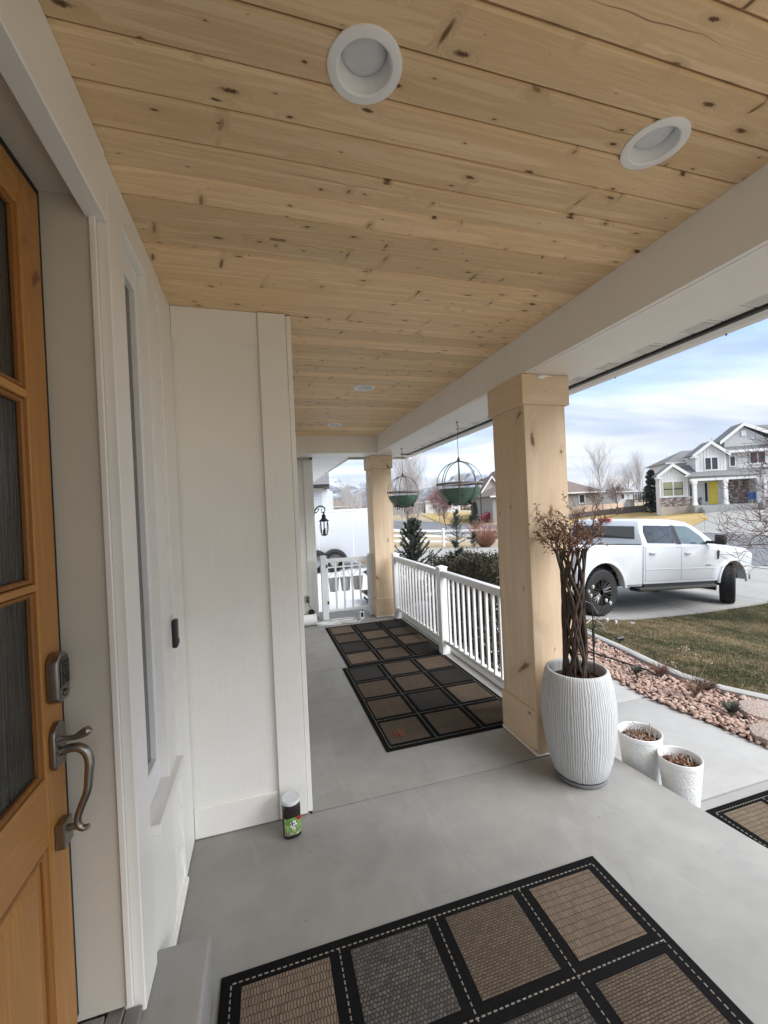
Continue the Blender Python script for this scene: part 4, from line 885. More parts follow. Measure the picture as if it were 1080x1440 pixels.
# ================================================================== SMALL THINGS BY THE GATE
oc = thing('outlet', 'grey outdoor outlet on the end wall beside the gate', 'outlet', (.62, 6.61, .3))
obj('cover', MB().box(.585, 6.595, .245, .655, 6.617, .355), plain('grey_outlet_cover', (.33, .33, .32), .5), oc, bev=.004)
obj('socket', MB().box(.605, 6.589, .262, .635, 6.5945, .295).box(.605, 6.589, .305, .635, 6.5945, .338), M['black'], oc, bev=.002)
ad = thing('power_adapter', 'black power adapter hanging from the outlet on the end wall', 'adapter', (.66, 6.56, .12))
obj('body', MB().lathe([(1e-4, -.012), (.042, -.012), (.05, -.004), (.05, .012), (.04, .02), (1e-4, .02)], 24, (.665, 6.55, .105), 'y'), M['black'], ad, smooth=True)
obj('lead', MB().tube([(.62, 6.587, .28), (.63, 6.565, .235), (.655, 6.555, .19), (.663, 6.55, .15)], .005, 6), M['black'], ad, smooth=True)
cdm = MB()
for k in range(8):
    pts = []; cx_, cy_ = random.uniform(.82, 1.16), random.uniform(6.07, 6.22); a0 = random.random() * 6
    for i in range(36):
        a = a0 + i / 35 * 2 * PI * 1.15; rr = random.uniform(.9, 1.08); pts.append((cx_ + rr * random.uniform(.13, .15) * math.cos(a), cy_ + rr * .065 * math.sin(a), .006 + .004 * k + .004 * math.sin(3 * a)))
    sm_ = [pts[0]] + [tuple((pts[i - 1][j] + 2 * pts[i][j] + pts[i + 1][j]) / 4 for j in range(3)) for i in range(1, 35)] + [pts[-1]]
    cdm.tube(sm_, .0048, 5)
cdm.tube([(.665, 6.54, .06), (.70, 6.4, .02), (.74, 6.25, .008), (.9, 6.15, .02)], .0048, 5).tube([(1.1, 6.1, .008), (1.3, 6.05, .006), (1.36, 6.12, .008), (1.38, 6.17, .02)], .0048, 5)
tag(obj('extension_cord', cdm, M['vinyl'], smooth=True), 'tangled white extension cord on the floor in front of the gate', 'cord')
sp_ = thing('canister', 'short white round canister lying against the end wall', 'canister', (.60, 6.2, .08))
obj('drum', MB().lathe([(1e-4, -.11), (.072, -.11), (.08, -.10), (.08, .10), (.072, .11), (1e-4, .11)], 32, (.585, 6.18, .0815), 'x'), M['vinyl'], sp_, smooth=True)
obj('cap', MB().lathe([(.0805, .085), (.084, .086), (.084, .108), (.074, .113), (1e-4, .114)], 32, (.585, 6.18, .0845), 'x'), M['trim'], sp_, smooth=True)
sn = thing('motion_sensor', 'small white gadget with a black face standing by the gate', 'sensor', (1.385, 6.18, 0))
obj('case', MB().box(1.350, 6.16, .001, 1.415, 6.20, .125), M['vinyl'], sn, bev=.010, seg=3)
obj('face', MB().box(1.366, 6.1575, .045, 1.400, 6.1595, .115), M['black'], sn, bev=.0005)
obj('knob', MB().ball((1.395, 6.18, .135), .012, 10, 6), M['black'], sn, smooth=True)

# ================================================================== WALL LANTERN
ln = thing('wall_lantern', 'black scrolled carriage lantern on the corner beyond the gate', 'lantern', (.79, 6.70, 1.7))
lx, ly = .945, 6.70
obj('wall_plate', MB().lathe([(1e-4, .022), (.035, .018), (.052, .004), (.052, .0)], 24, (.7905, ly, 1.66), 'x'), M['bronze'], ln, smooth=True)
arm = [(.80, ly, 1.655), (.815, ly, 1.70), (.845, ly, 1.735), (.885, ly, 1.752), (.93, ly, 1.748), (.965, ly, 1.72), (.972, ly, 1.685), (.95, ly, 1.655), (.92, ly, 1.655), (.905, ly, 1.675), (.915, ly, 1.695), (.932, ly, 1.692)]
obj('scroll_arm', MB().tube(arm, [.011] * 6 + [.010, .009, .008, .007, .006, .005], 8).tube([(.80, ly, 1.66), (.83, ly, 1.655), (.86, ly, 1.675), (.87, ly, 1.70), (.855, ly, 1.715), (.84, ly, 1.70)], [.009, .009, .008, .007, .006, .005], 8), M['bronze'], ln, smooth=True)
obj('roof', MB().lathe([(1e-4, 1.665), (.012, 1.66), (.016, 1.64), (.010, 1.63), (.030, 1.605), (.036, 1.585), (.032, 1.575), (.036, 1.555), (.070, 1.525), (.082, 1.515), (.084, 1.505), (.078, 1.503), (1e-4, 1.503)], 8, (lx, ly, 0)), M['bronze'], ln)
for k in range(6):
    a = 2 * PI * k / 6 + .3
    obj('bar', MB().tube([(lx + .064 * math.cos(a), ly + .064 * math.sin(a), 1.503), (lx + .047 * math.cos(a), ly + .047 * math.sin(a), 1.295)], .0048, 6), M['bronze'], ln)
    obj('side_scroll', MB().tube([(lx + .064 * math.cos(a), ly + .064 * math.sin(a), 1.50), (lx + .078 * math.cos(a), ly + .078 * math.sin(a), 1.43), (lx + .07 * math.cos(a), ly + .07 * math.sin(a), 1.35), (lx + .048 * math.cos(a), ly + .048 * math.sin(a), 1.30)], .0028, 5), M['bronze'], ln)
t = NT('clear_lantern_glass'); t.set(col=(.9, .95, .95, 1), rough=.05, trans=1.0, ior=1.05, alpha=.35); M['lantern_glass'] = t.m
obj('glass', MB().lathe([(.058, 1.50), (.043, 1.298)], 6, (lx, ly, 0)), M['lantern_glass'], ln)
obj('base', MB().lathe([(1e-4, 1.268), (.014, 1.272), (.044, 1.282), (.052, 1.286), (.052, 1.298), (1e-4, 1.298)], 8, (lx, ly, 0)), M['bronze'], ln)
obj('candle', MB().lathe([(1e-4, 1.40), (.009, 1.398), (.010, 1.30)], 10, (lx + .012, ly, 0)).lathe([(1e-4, 1.375), (.009, 1.373), (.010, 1.30)], 10, (lx - .014, ly + .01, 0)), M['bronze'], ln)

# ================================================================== ROCK BED
def curb_x(y): return float(np.interp(y, [p[1] for p in CURB], [p[0] for p in CURB]))
def walk_x(y): return float(np.interp(y, [e[0] for e in edge_], [e[1] for e in edge_]))
edge_ = WALK_EDGE
bed_poly = [(walk_x(y) - .01, y) for y in (1.3, 1.87, 2.4, 3.0, 3.6, 4.15, 4.9, 5.5)] + [(curb_x(y) - .02, y) for y in (5.5, 4.84, 4.3, 3.87, 3.58, 3.28, 2.93, 2.7, 2.45, 2.05, 1.3)]
rb = thing('rock_bed', kind='structure')
sheet('bed_soil', bed_poly, -.062, M['soil'], rb)
t = NT('pink_river_rock'); v = t.coord('Object', rnd=11); r1 = t.n('ObjectInfo').outputs['Random']
cell = t.n('TexVoronoi', {'Vector': t.coord('Object'), 'Scale': 22.0}).outputs['Color']; cr = t.n('SeparateColor', {0: cell}).outputs[0]
pal = [(0.0, (.32, .19, .145)), (.2, (.44, .295, .235)), (.38, (.20, .125, .10)), (.55, (.50, .375, .32)), (.72, (.37, .23, .18)), (.85, (.25, .165, .14)), (1.0, (.53, .44, .39))]
c = t.ramp(t.math('FRACT', t.math('ADD', r1, t.math('MULTIPLY', cr, .999))), pal)
c = t.mix(.35, c, t.ramp(t.noise(v, 60, 4), [(.35, .3), (.65, .8)]), 'OVERLAY'); t.set(col=c, rough=.8, normal=t.bump(t.noise(v, 120, 3), .3, .002)); M['rock'] = t.m
def rock_geo(seed, n=8, k=4):
    r = random.Random(seed); a, b, c = r.uniform(.8, 1.35), r.uniform(.55, .95), r.uniform(.4, .7); rings = []
    for i in range(k + 1):
        ph = PI * i / k; ring = []
        for j in range(n):
            th = 2 * PI * j / n; q = 1 + r.uniform(-.26, .22)
            if i in (0, k): q = .02
            ring.append((a * math.sin(ph if 0 < i < k else .05) * math.cos(th) * q, b * math.sin(ph if 0 < i < k else .05) * math.sin(th) * q, -c * math.cos(ph) * (1 if i in (0, k) else q)))
        rings.append(ring)
    return MB().loft(rings)
geos = [rock_geo(i) for i in range(8)]
rock_me = [mesh_of('rock', g, M['rock'], smooth=True, ang=38) for g in geos]
spots_ = []
yy = 1.35
while yy < 5.5:
    xx = walk_x(yy) - .004
    while xx < curb_x(yy) - .03:
        s = random.uniform(.012, .026) * (1.5 if random.random() < .10 else 1)
        spots_.append((xx + random.uniform(-.018, .018), yy + random.uniform(-.018, .018), s)); xx += .033
    yy += .031
spots_.sort(key=lambda q: -q[2] / (Vector((q[0], q[1], -.2)) - CAM).length if (1.95 < q[1] < 4.4) else 1)
rest = MB()
for i, (x, y, s) in enumerate(spots_):
    z = T(x) - .035 + s * random.uniform(.25, .95); e = Euler((random.gauss(0, .25), random.gauss(0, .25), random.random() * 6.3))
    if i < 300:
        o = link('rock', random.choice(rock_me), rb, False); o.location = (x, y, z); o.scale = (s, s, s); o.rotation_euler = e
    else:
        g = random.choice(geos); mt = Matrix.LocRotScale(Vector((x, y, z)), e, Vector((s, s, s))); rest.add([mt @ Vector(p) for p in g.v], g.f)
tag(obj('gravel', rest, M['rock'], rb, smooth=True, ang=38), kind='stuff')
t = NT('speckled_stepping_stone'); v = t.coord('Object'); f = t.noise(v, 70, 4); t.set(col=t.ramp(f, [(.35, (.17, .13, .11)), (.5, (.36, .28, .235)), (.65, (.50, .42, .37))]), rough=.9, normal=t.bump(f, .7, .006)); M['stepstone'] = t.m
for lb, x, y, r in (('round pink speckled stepping stone by the lawn edging', 4.02, 2.50, .20), ('round pink speckled stepping stone nearer the walkway', 3.66, 2.18, .20)):
    s = thing('stepping_stone', lb, 'stone', (x, y, T(x)), 0, 'round stepping stones in the rock bed')
    obj('slab', MB().prism([((r + random.uniform(-.02, .02)) * math.cos(2 * PI * k / 22), (r + random.uniform(-.02, .02)) * .88 * math.sin(2 * PI * k / 22)) for k in range(22)], -.04, .028), M['stepstone'], s, False, bev=.010, seg=2)

# dead leaves blown on the lawn and rocks
M['litter'] = plain('dead_leaf', (.19, .12, .07), .85, .45, 60)
lf = MB()
for k in range(420):
    x, y = random.uniform(3.5, 10.5), random.uniform(1.6, 6.2)
    if y > 5.6 + (x - 4.5) * .15: continue
    s = random.uniform(.008, .022); a = Vector((random.gauss(0, 1), random.gauss(0, 1), random.gauss(0, .35))).normalized() * s; b = a.cross(Vector((0, 0, 1))).normalized() * s * .5 + Vector((0, 0, random.uniform(-.3, .3) * s)); p = Vector((x, y, T(x) + .022))
    lf.add([p - a, p + b, p + a, p - b], [(0, 1, 2, 3)])
tag(obj('fallen_leaves', lf, M['litter']), kind='stuff')

# foliage helpers
def leaf_cloud(n, fn, s0, s1, asp=.45, up=.3):
    """small diamond leaves spread by fn(n) -> positions"""
    p = fn(n); n = len(p); d = rng.normal(0, 1, (n, 3)); d[:, 2] += up; d /= np.linalg.norm(d, axis=1)[:, None]
    w = np.cross(d, rng.normal(0, 1, (n, 3))); w /= np.linalg.norm(w, axis=1)[:, None] + 1e-9
    s = (s0 + (s1 - s0) * rng.random(n))[:, None]; v = np.empty((n, 4, 3)); v[:, 0] = p - d * s; v[:, 1] = p + w * s * asp; v[:, 2] = p + d * s; v[:, 3] = p - w * s * asp
    return v.reshape(-1, 3), np.arange(4 * n).reshape(-1, 4)
def foliage(name, dark, mid, light, scale=3.0):
    t = NT(name); v = t.coord('Object'); f = t.math('ADD', t.math('MULTIPLY', t.noise(v, scale, 4), .6), t.math('MULTIPLY', t.noise(v, scale * 14, 2), .4))
    t.set(col=t.ramp(f, [(.36, dark), (.5, mid), (.64, light)]), rough=.65, spec=.25); return t.m
M['hedge'] = foliage('winter_hedge_leaves', (.022, .022, .014), (.055, .05, .032), (.12, .10, .07))
M['spruce'] = foliage('blue_green_needles', (.04, .048, .042), (.09, .105, .09), (.19, .21, .18))
M['bark'] = plain('grey_brown_bark', (.10, .075, .06), .9, .35, 12, bump=.6, bscale=40)
M['bark_red'] = plain('reddish_bark', (.135, .075, .065), .85, .35, 12)
M['bark_pale'] = plain('pale_birch_bark', (.50, .47, .44), .85, .25, 9)
M['bark_grey'] = plain('ashen_bark', (.36, .33, .32), .85, .3, 9)

# planting bed with old snow between railing and hedge
tag(sheet('planting_bed', [(2.09, 3.76), (2.6, 4.15), (3.04, 4.15), (3.04, 5.5), (2.95, 9.5), (2.09, 9.5)], -.03, M['soil']), kind='structure')
def snow_patch(label, x, y, rx, ry, h, seed):
    r = random.Random(seed); n = 26; rings = []
    for fr, z in ((1.0, -.02), (.9, h * .45), (.6, h * .85), (.25, h), (.02, h)):
        rings.append([(x + rx * fr * (1 + .22 * math.sin(3 * a + seed) + r.uniform(-.06, .06)) * math.cos(a), y + ry * fr * (1 + .22 * math.sin(2 * a + seed * 2) + r.uniform(-.06, .06)) * math.sin(a), T(x) - .02 + z + r.uniform(-.006, .006)) for a in [2 * PI * k / n for k in range(n)]])
    tag(obj('snow_patch', MB().loft(rings), M['snow'], smooth=True), label, 'snow', 'patches of old snow')
snow_patch('long patch of old snow behind the railing by the hedge', 2.30, 4.9, .16, .75, .07, 1)
snow_patch('patch of old snow behind the far end of the railing', 2.42, 6.25, .32, .42, .32, 2)
snow_patch('patch of old snow under the near end of the railing', 2.28, 3.95, .15, .22, .05, 3)
snow_patch('tiny lump of snow on the lawn by the driveway', 6.02, 5.72, .05, .04, .03, 4)

def hedge_pts(n):
    x = 2.42 + .66 * rng.random(n); y = 4.02 + 1.95 * rng.random(n); u = rng.random(n)
    top = .93 + .05 * np.sin(3.1 * y) + .05 * np.sin(7.3 * x + 2 * y); z = -.16 + (top + .16) * (1 - u ** 1.9)
    k = rng.random(n) < .4; x = np.where(k & (rng.random(n) < .5), np.where(rng.random(n) < .5, 2.40 + .05 * rng.random(n), 3.05 + .05 * rng.random(n)), x)
    return np.c_[x + rng.normal(0, .02, n), y + rng.normal(0, .02, n), z + rng.normal(0, .025, n)]
hd = thing('hedge', 'dark brown-green clipped hedge behind the white porch railing', 'hedge', (2.75, 4.9, -.17))
obj('foliage', leaf_cloud(34000, hedge_pts, .010, .024), M['hedge'], hd)
hb_ = MB()
for k in range(150):
    x, y = random.uniform(2.45, 3.0), random.uniform(4.02, 5.95); p = Vector((x, y, -.18)); pts = [p]
    for i in range(5): p = p + Vector((random.gauss(0, .05), random.gauss(0, .05), .21)); pts.append(p)
    hb_.tube(pts, [.011, .009, .008, .006, .005, .003], 4)
tag(obj('stems', hb_, M['bark'], hd), kind='stuff')
# snow caught in the hedge
tag(obj('snow_flecks', leaf_cloud(900, lambda n: np.c_[2.36 + .10 * rng.random(n), 3.9 + 2.3 * rng.random(n), -.15 + .85 * rng.random(n) ** 2.2], .005, .014, .8), M['snow'], hd), kind='stuff')

def conifer(name, label, base, h, r, mat, n, needle, droop=0.0, spiky=False, trunk_r=.05, group=None):
    c = thing(name, label, 'tree' if h > 2.5 else 'shrub', base, random.random() * 6, group)
    tr = MB(); tr.tube([(0, 0, -.1), (0, 0, h * .55), (0, 0, h * .98)], [trunk_r, trunk_r * .6, trunk_r * .12], 6); P = []; D = []
    nb = n
    for i in range(nb):
        s = random.random() ** .8; z = h * (.06 + .92 * s); L = r * (1 - s) ** .75 * (random.uniform(.45, 1.45) if spiky else random.uniform(.65, 1.15)) + .03 * h; a = random.random() * 6.3
        upw = (.12 if spiky else .15) + s * (.6 if spiky else .8) - droop; d = Vector((math.cos(a), math.sin(a), upw)).normalized(); p = Vector((0, 0, z)); pts = [p]
        for q in range(5):
            d = (d + Vector((random.gauss(0, .12), random.gauss(0, .12), (.10 if spiky else -.10) - droop * .25))).normalized(); p = p + d * L / 5; pts.append(p)
            for _ in range(needle):
                f = random.random(); P.append(pts[-2].lerp(p, f)); D.append(d)
        tr.tube(pts, [trunk_r * .22 * (1 - .15 * k) for k in range(6)], 3)
    P = np.array([tuple(p) for p in P]); D = np.array([tuple(d) for d in D]); m_ = len(P)
    d = D * 1.1 + rng.normal(0, .55, (m_, 3)); d /= np.linalg.norm(d, axis=1)[:, None]; w = np.cross(d, rng.normal(0, 1, (m_, 3))); w /= np.linalg.norm(w, axis=1)[:, None]
    s = (h * .02 + h * .018 * rng.random(m_))[:, None] if h > 2.5 else (.02 + .022 * rng.random(m_))[:, None]
    v = np.empty((m_, 4, 3)); wd = .22; v[:, 0] = P - d * s * .3; v[:, 1] = P + d * s * .6 + w * s * wd; v[:, 2] = P + d * s * 1.6; v[:, 3] = P + d * s * .6 - w * s * wd
    obj('trunk', tr, M['bark'], c, False); obj('crown', (v.reshape(-1, 3), np.arange(4 * m_).reshape(-1, 4)), mat, c, False)
    return c
conifer('spruce_shrub', 'dark spiky blue-green spruce beyond the far end of the railing', (2.78, 7.55, -.2), 1.64, .60, M['spruce'], 150, 30, spiky=True, trunk_r=.035)
conifer('spruce_shrub', 'small spiky evergreen shoot rising above the hedge top', (2.78, 5.75, -.17), 1.28, .24, M['spruce'], 44, 30, spiky=True, trunk_r=.02)
conifer('spruce_shrub', 'low dark evergreen behind the gate post and far column', (1.95, 7.5, -.25), 1.15, .30, M['spruce'], 60, 26, spiky=True, trunk_r=.03)

# plants in the rock bed
def tuft(name, label, x, y, r, h, n, mat, blade=.0028, cat='plant'):
    c = thing(name, label, cat, (x, y, T(x))); mb = MB()
    for i in range(n):
        a = random.random() * 6.3; q = random.random(); d = Vector((math.cos(a) * r * q, math.sin(a) * r * q, 0)); tip = Vector((math.cos(a) * r * (.5 + .8 * random.random()), math.sin(a) * r * (.5 + .8 * random.random()), h * random.uniform(.5, 1.1)))
        mb.tube([d * .3, d * .3 + (tip - d * .3) * .55 + Vector((0, 0, h * .15)), tip], [blade, blade * .8, blade * .3], 3)
    tag(obj('leaves', mb, mat, c, False), kind='stuff'); return c
M['tuft_green'] = foliage('grey_green_tuft', (.045, .05, .04), (.085, .09, .075), (.15, .15, .125), 20)
M['tuft_brown'] = foliage('brown_dead_tuft', (.05, .035, .025), (.11, .075, .055), (.19, .14, .10), 20)
M['stalk_red'] = plain('reddish_dry_stalk', (.20, .115, .085), .85, .35, 50); M['stalk_tan'] = plain('tan_dry_stalk', (.33, .25, .17), .85, .35, 50)
tuft('ground_plant', 'small dark green tuft in the rocks by the walkway behind the planter', 3.70, 3.48, .06, .075, 150, M['tuft_green'])
tuft('ground_plant', 'grey-green tufted plant in the rocks near the stepping stones', 3.72, 2.57, .075, .085, 210, M['tuft_green'])
tuft('ground_plant', 'low brown tuft against the lawn edging', 4.00, 2.99, .10, .10, 130, M['tuft_brown'])
tuft('ground_plant', 'thin reddish brown tuft in the middle of the rock bed', 3.92, 3.40, .11, .12, 90, M['stalk_red'], .0028)
dp = thing('dried_flower', 'dry red-stemmed plant with tall tan seed heads in the rock bed', 'plant', (3.74, 2.89, T(3.74))); mb = MB(); sh = MB()
for i in range(38):
    a = random.random() * 6.3; L = random.uniform(.10, .24); mb.tube([(0, 0, 0), (math.cos(a) * L * .35, math.sin(a) * L * .35, L * .55), (math.cos(a) * L * .8, math.sin(a) * L * .8, L * random.uniform(.6, 1.1))], [.0035, .0028, .0015], 3)
tag(obj('stems', mb, M['stalk_red'], dp, False), kind='stuff')
for dx, dy, L in ((-.05, .05, .44), (.06, .02, .36), (-.16, .08, .30), (.14, -.02, .30)):
    obj('flower_stalk', MB().tube([(0, 0, 0), (dx * .3, dy * .3, L * .5), (dx, dy, L)], [.003, .0025, .0018], 4), M['stalk_tan'], dp, False)
    for _ in range(26):
        q = Vector((dx, dy, L)) + Vector((random.gauss(0, .022), random.gauss(0, .022), random.gauss(0, .018))); a = Vector((random.gauss(0, 1), random.gauss(0, 1), random.gauss(0, 1))).normalized() * .008; b = a.orthogonal() * .7; sh.add([q - a, q + b, q + a, q - b], [(0, 1, 2, 3)])
tag(obj('seed_heads', sh, M['stalk_tan'], dp, False), kind='stuff')
hp = [(3.62, 4.7), (3.72, 4.1), (3.80, 3.75), (3.86, 3.5), (3.80, 3.32)]
tag(obj('drip_hose', MB().tube([(x, y, T(x) + .018) for x, y in hp], .009, 6), M['black'], smooth=True), 'black drip hose lying across the pink rocks', 'hose')
gl = thing('garden_spotlight', 'small black garden spotlight at the lawn edging', 'garden light', (4.44, 4.42, T(4.44)))
obj('stake', MB().tube([(0, 0, -.05), (0, 0, .05)], .008, 6), M['black'], gl, False)
obj('head', MB().lathe([(1e-4, -.05), (.022, -.05), (.034, .05), (.030, .052), (.026, .03), (1e-4, .03)], 14, (0, 0, .07), 'x'), M['black'], gl, False, smooth=True)

# ================================================================== TRUCK
M['truck_white'] = plain('white_truck_paint', (.66, .68, .71), .16, .015, 2); 
_b = M['truck_white'].node_tree.nodes['Principled BSDF']; _b.inputs['Coat Weight'].default_value = .6; _b.inputs['Coat Roughness'].default_value = .05
t = NT('tinted_car_glass'); t.set(col=(.02, .024, .028, 1), rough=.04, spec=.9); M['car_glass'] = t.m
t = NT('clear_car_glass'); t.set(col=(.10, .14, .145, 1), rough=.03, spec=1.0); M['front_glass'] = t.m
M['tyre'] = plain('black_tyre_rubber', (.018, .018, .019), .8, .2, 20, bump=.6, bscale=60); M['rim'] = plain('gloss_black_rim', (.028, .028, .03), .3, .2, 9)
M['plastic'] = plain('black_trim_plastic', (.022, .022, .024), .55, .2, 9); M['chrome'] = plain('bright_chrome', (.75, .75, .76), .12, .05, 9, metal=1.0); M['well'] = plain('black_wheel_well', (.008, .008, .008), .9)
M['head_glass'] = plain('pale_headlight', (.72, .72, .68), .12, .05, 9); M['red_lamp'] = plain('red_tail_lamp', (.42, .02, .03), .2)
TH, TP = R(9.3), R(4.8)
tk = thing('pickup_truck', 'white lifted crew cab pickup truck parked on the driveway facing the street', 'truck', (7.79, 7.43, -.625)); tk.rotation_euler = (0, TP, TH)
def arch(cx_, cz, r, a0=200, a1=-20, n=14): return [(cx_ + r * math.cos(R(a0 + (a1 - a0) * i / n)), cz + r * math.sin(R(a0 + (a1 - a0) * i / n))) for i in range(n + 1)]
WZ, AR = .42, .57
low = [(-1.03, .53)] + [(1.60, .53)] + arch(2.2, WZ + .02, AR, 172, 8) + [(2.80, .60), (3.02, .66), (3.06, .80), (3.07, 1.12), (3.02, 1.24), (2.86, 1.315), (2.3, 1.37), (1.70, 1.41), (1.4, 1.395), (-1.03, 1.375)]
obj('body', MB().prism(low, -.955, .955, 'y'), M['truck_white'], tk, False, bev=.035, seg=3, ang=50)
obj('hood', MB().add([(1.72, -.78, 1.418), (1.72, .78, 1.418), (2.35, .76, 1.40), (2.35, -.76, 1.40), (2.88, .70, 1.335), (2.88, -.70, 1.335), (1.72, -.5, 1.45), (1.72, .5, 1.45), (2.35, .5, 1.435), (2.35, -.5, 1.435), (2.85, .48, 1.355), (2.85, -.48, 1.355)],
    [(0, 3, 9, 6), (3, 5, 11, 9), (7, 8, 2, 1), (8, 10, 4, 2), (6, 9, 8, 7), (9, 11, 10, 8), (5, 4, 10, 11), (0, 6, 7, 1)]), M['truck_white'], tk, False, smooth=True)
bedp = [(-2.92, .62), (-2.93, 1.37), (-1.07, 1.372), (-1.07, .53), (-1.6, .53)] + arch(-2.2, WZ + .02, AR, 8, 172) + [(-2.79, .60)]
for s in (-1, 1): obj('bed_side', MB().prism(bedp, min(s * .96, s * .86), max(s * .96, s * .86), 'y'), M['truck_white'], tk, False, bev=.03, seg=3, ang=50)
obj('tailgate', MB().box(-2.925, -.855, .64, -2.865, .855, 1.365), M['truck_white'], tk, False, bev=.015, seg=2)
obj('bed_front', MB().box(-1.13, -.855, .60, -1.085, .855, 1.365), M['truck_white'], tk, False, bev=.01)
obj('bed_floor', MB().box(-2.86, -.855, .80, -1.135, .855, .84), M['plastic'], tk, False)
for s in (-1, 1): obj('bed_rail', MB().box(-2.88, min(s * .945, s * .88), 1.3735, -1.10, max(s * .945, s * .88), 1.392), M['plastic'], tk, False, bev=.005)
def yw(z): return .925 - (z - 1.38) * .36
def lofted(poly, inset=0.0, yscale=1.0):
    mb = MB(); n = len(poly); vs = [(x, -yw(z) * yscale - inset, z) for x, z in poly] + [(x, yw(z) * yscale + inset, z) for x, z in poly]
    return mb.add(vs, [tuple(range(n)), tuple(range(n, 2 * n))[::-1]] + [(i, n + i, n + (i + 1) % n, (i + 1) % n) for i in range(n)])
cabp = [(-1.02, 1.36), (1.72, 1.36), (1.66, 1.42), (1.30, 1.66), (.95, 1.87), (.72, 1.935), (.2, 1.965), (-.55, 1.955), (-.86, 1.91), (-.96, 1.72)]
obj('cab', lofted(cabp), M['truck_white'], tk, False, bev=.03, seg=3, ang=50)
def side_panel(poly, d, t0=.0, sides=(-1, 1)):
    mb = MB(); n = len(poly)
    for s in sides:
        q = poly if s < 0 else poly[::-1]
        vs = [(x, s * (yw(z) + t0), z) for x, z in q] + [(x, s * (yw(z) + d), z) for x, z in q]
        mb.add(vs, [tuple(range(n, 2 * n))] + [(i, (i + 1) % n, n + (i + 1) % n, n + i) for i in range(n)])
    return mb
obj('brake_light', MB().box(-.93, -.14, 1.885, -.85, .14, 1.945), M['red_lamp'], tk, False, bev=.008)
obj('rear_window', MB().add([(-1.012, -.74, 1.50), (-1.012, .74, 1.50), (-.972, .70, 1.775), (-.972, -.70, 1.775), (-.99, -.74, 1.50), (-.99, .74, 1.50), (-.95, .70, 1.775), (-.95, -.70, 1.775)], [(3, 2, 1, 0), (4, 5, 6, 7), (0, 1, 5, 4), (1, 2, 6, 5), (2, 3, 7, 6), (3, 0, 4, 7)]), M['car_glass'], tk, False)
for s in (-1, 1):
    obj('window', side_panel([(.10, 1.42), (-.86, 1.42), (-.875, 1.66), (-.80, 1.80), (.12, 1.815)], .006, 0, (s,)), M['car_glass'], tk, False)
    obj('window', side_panel([(1.24, 1.41), (.27, 1.42), (.25, 1.82), (.66, 1.825), (.80, 1.79), (1.10, 1.60)], .006, 0, (s,)), M['front_glass'], tk, False)
    obj('pillar_trim', side_panel([(.10, 1.40), (.27, 1.40), (.25, 1.83), (.12, 1.83)], .004, 0, (s,)), M['plastic'], tk, False)
obj('windshield', MB().add([(1.655, -.80, 1.435), (1.655, .80, 1.435), (.975, .66, 1.865), (.975, -.66, 1.865)], [(0, 1, 2, 3)]), M['car_glass'], tk, False)
def door(x0, x1, name, toparc):
    for s in (-1, 1):
        y0, y1 = (-.966, -.950) if s < 0 else (.950, .966)
        d = obj('door', MB().prism([(x0, .60), (x1, .60), (x1, 1.352), (x0, 1.352)], y0, y1, 'y'), M['truck_white'], tk, False, bev=.007, seg=2)
        hx = x0 + .10; ya = s * .967
        obj('handle', MB().box(hx, min(ya, ya + s * .035), 1.185, hx + .20, max(ya, ya + s * .035), 1.228), M['truck_white'], d, False, bev=.012, seg=2)
        obj('crease', MB().box(x0 + .012, min(ya, ya + s * .006), .842, x1 - .012, max(ya, ya + s * .006), .862), M['truck_white'], d, False, bev=.004)
door(-.985, .190, 'rear', 0); door(.205, 1.50, 'front', 0)
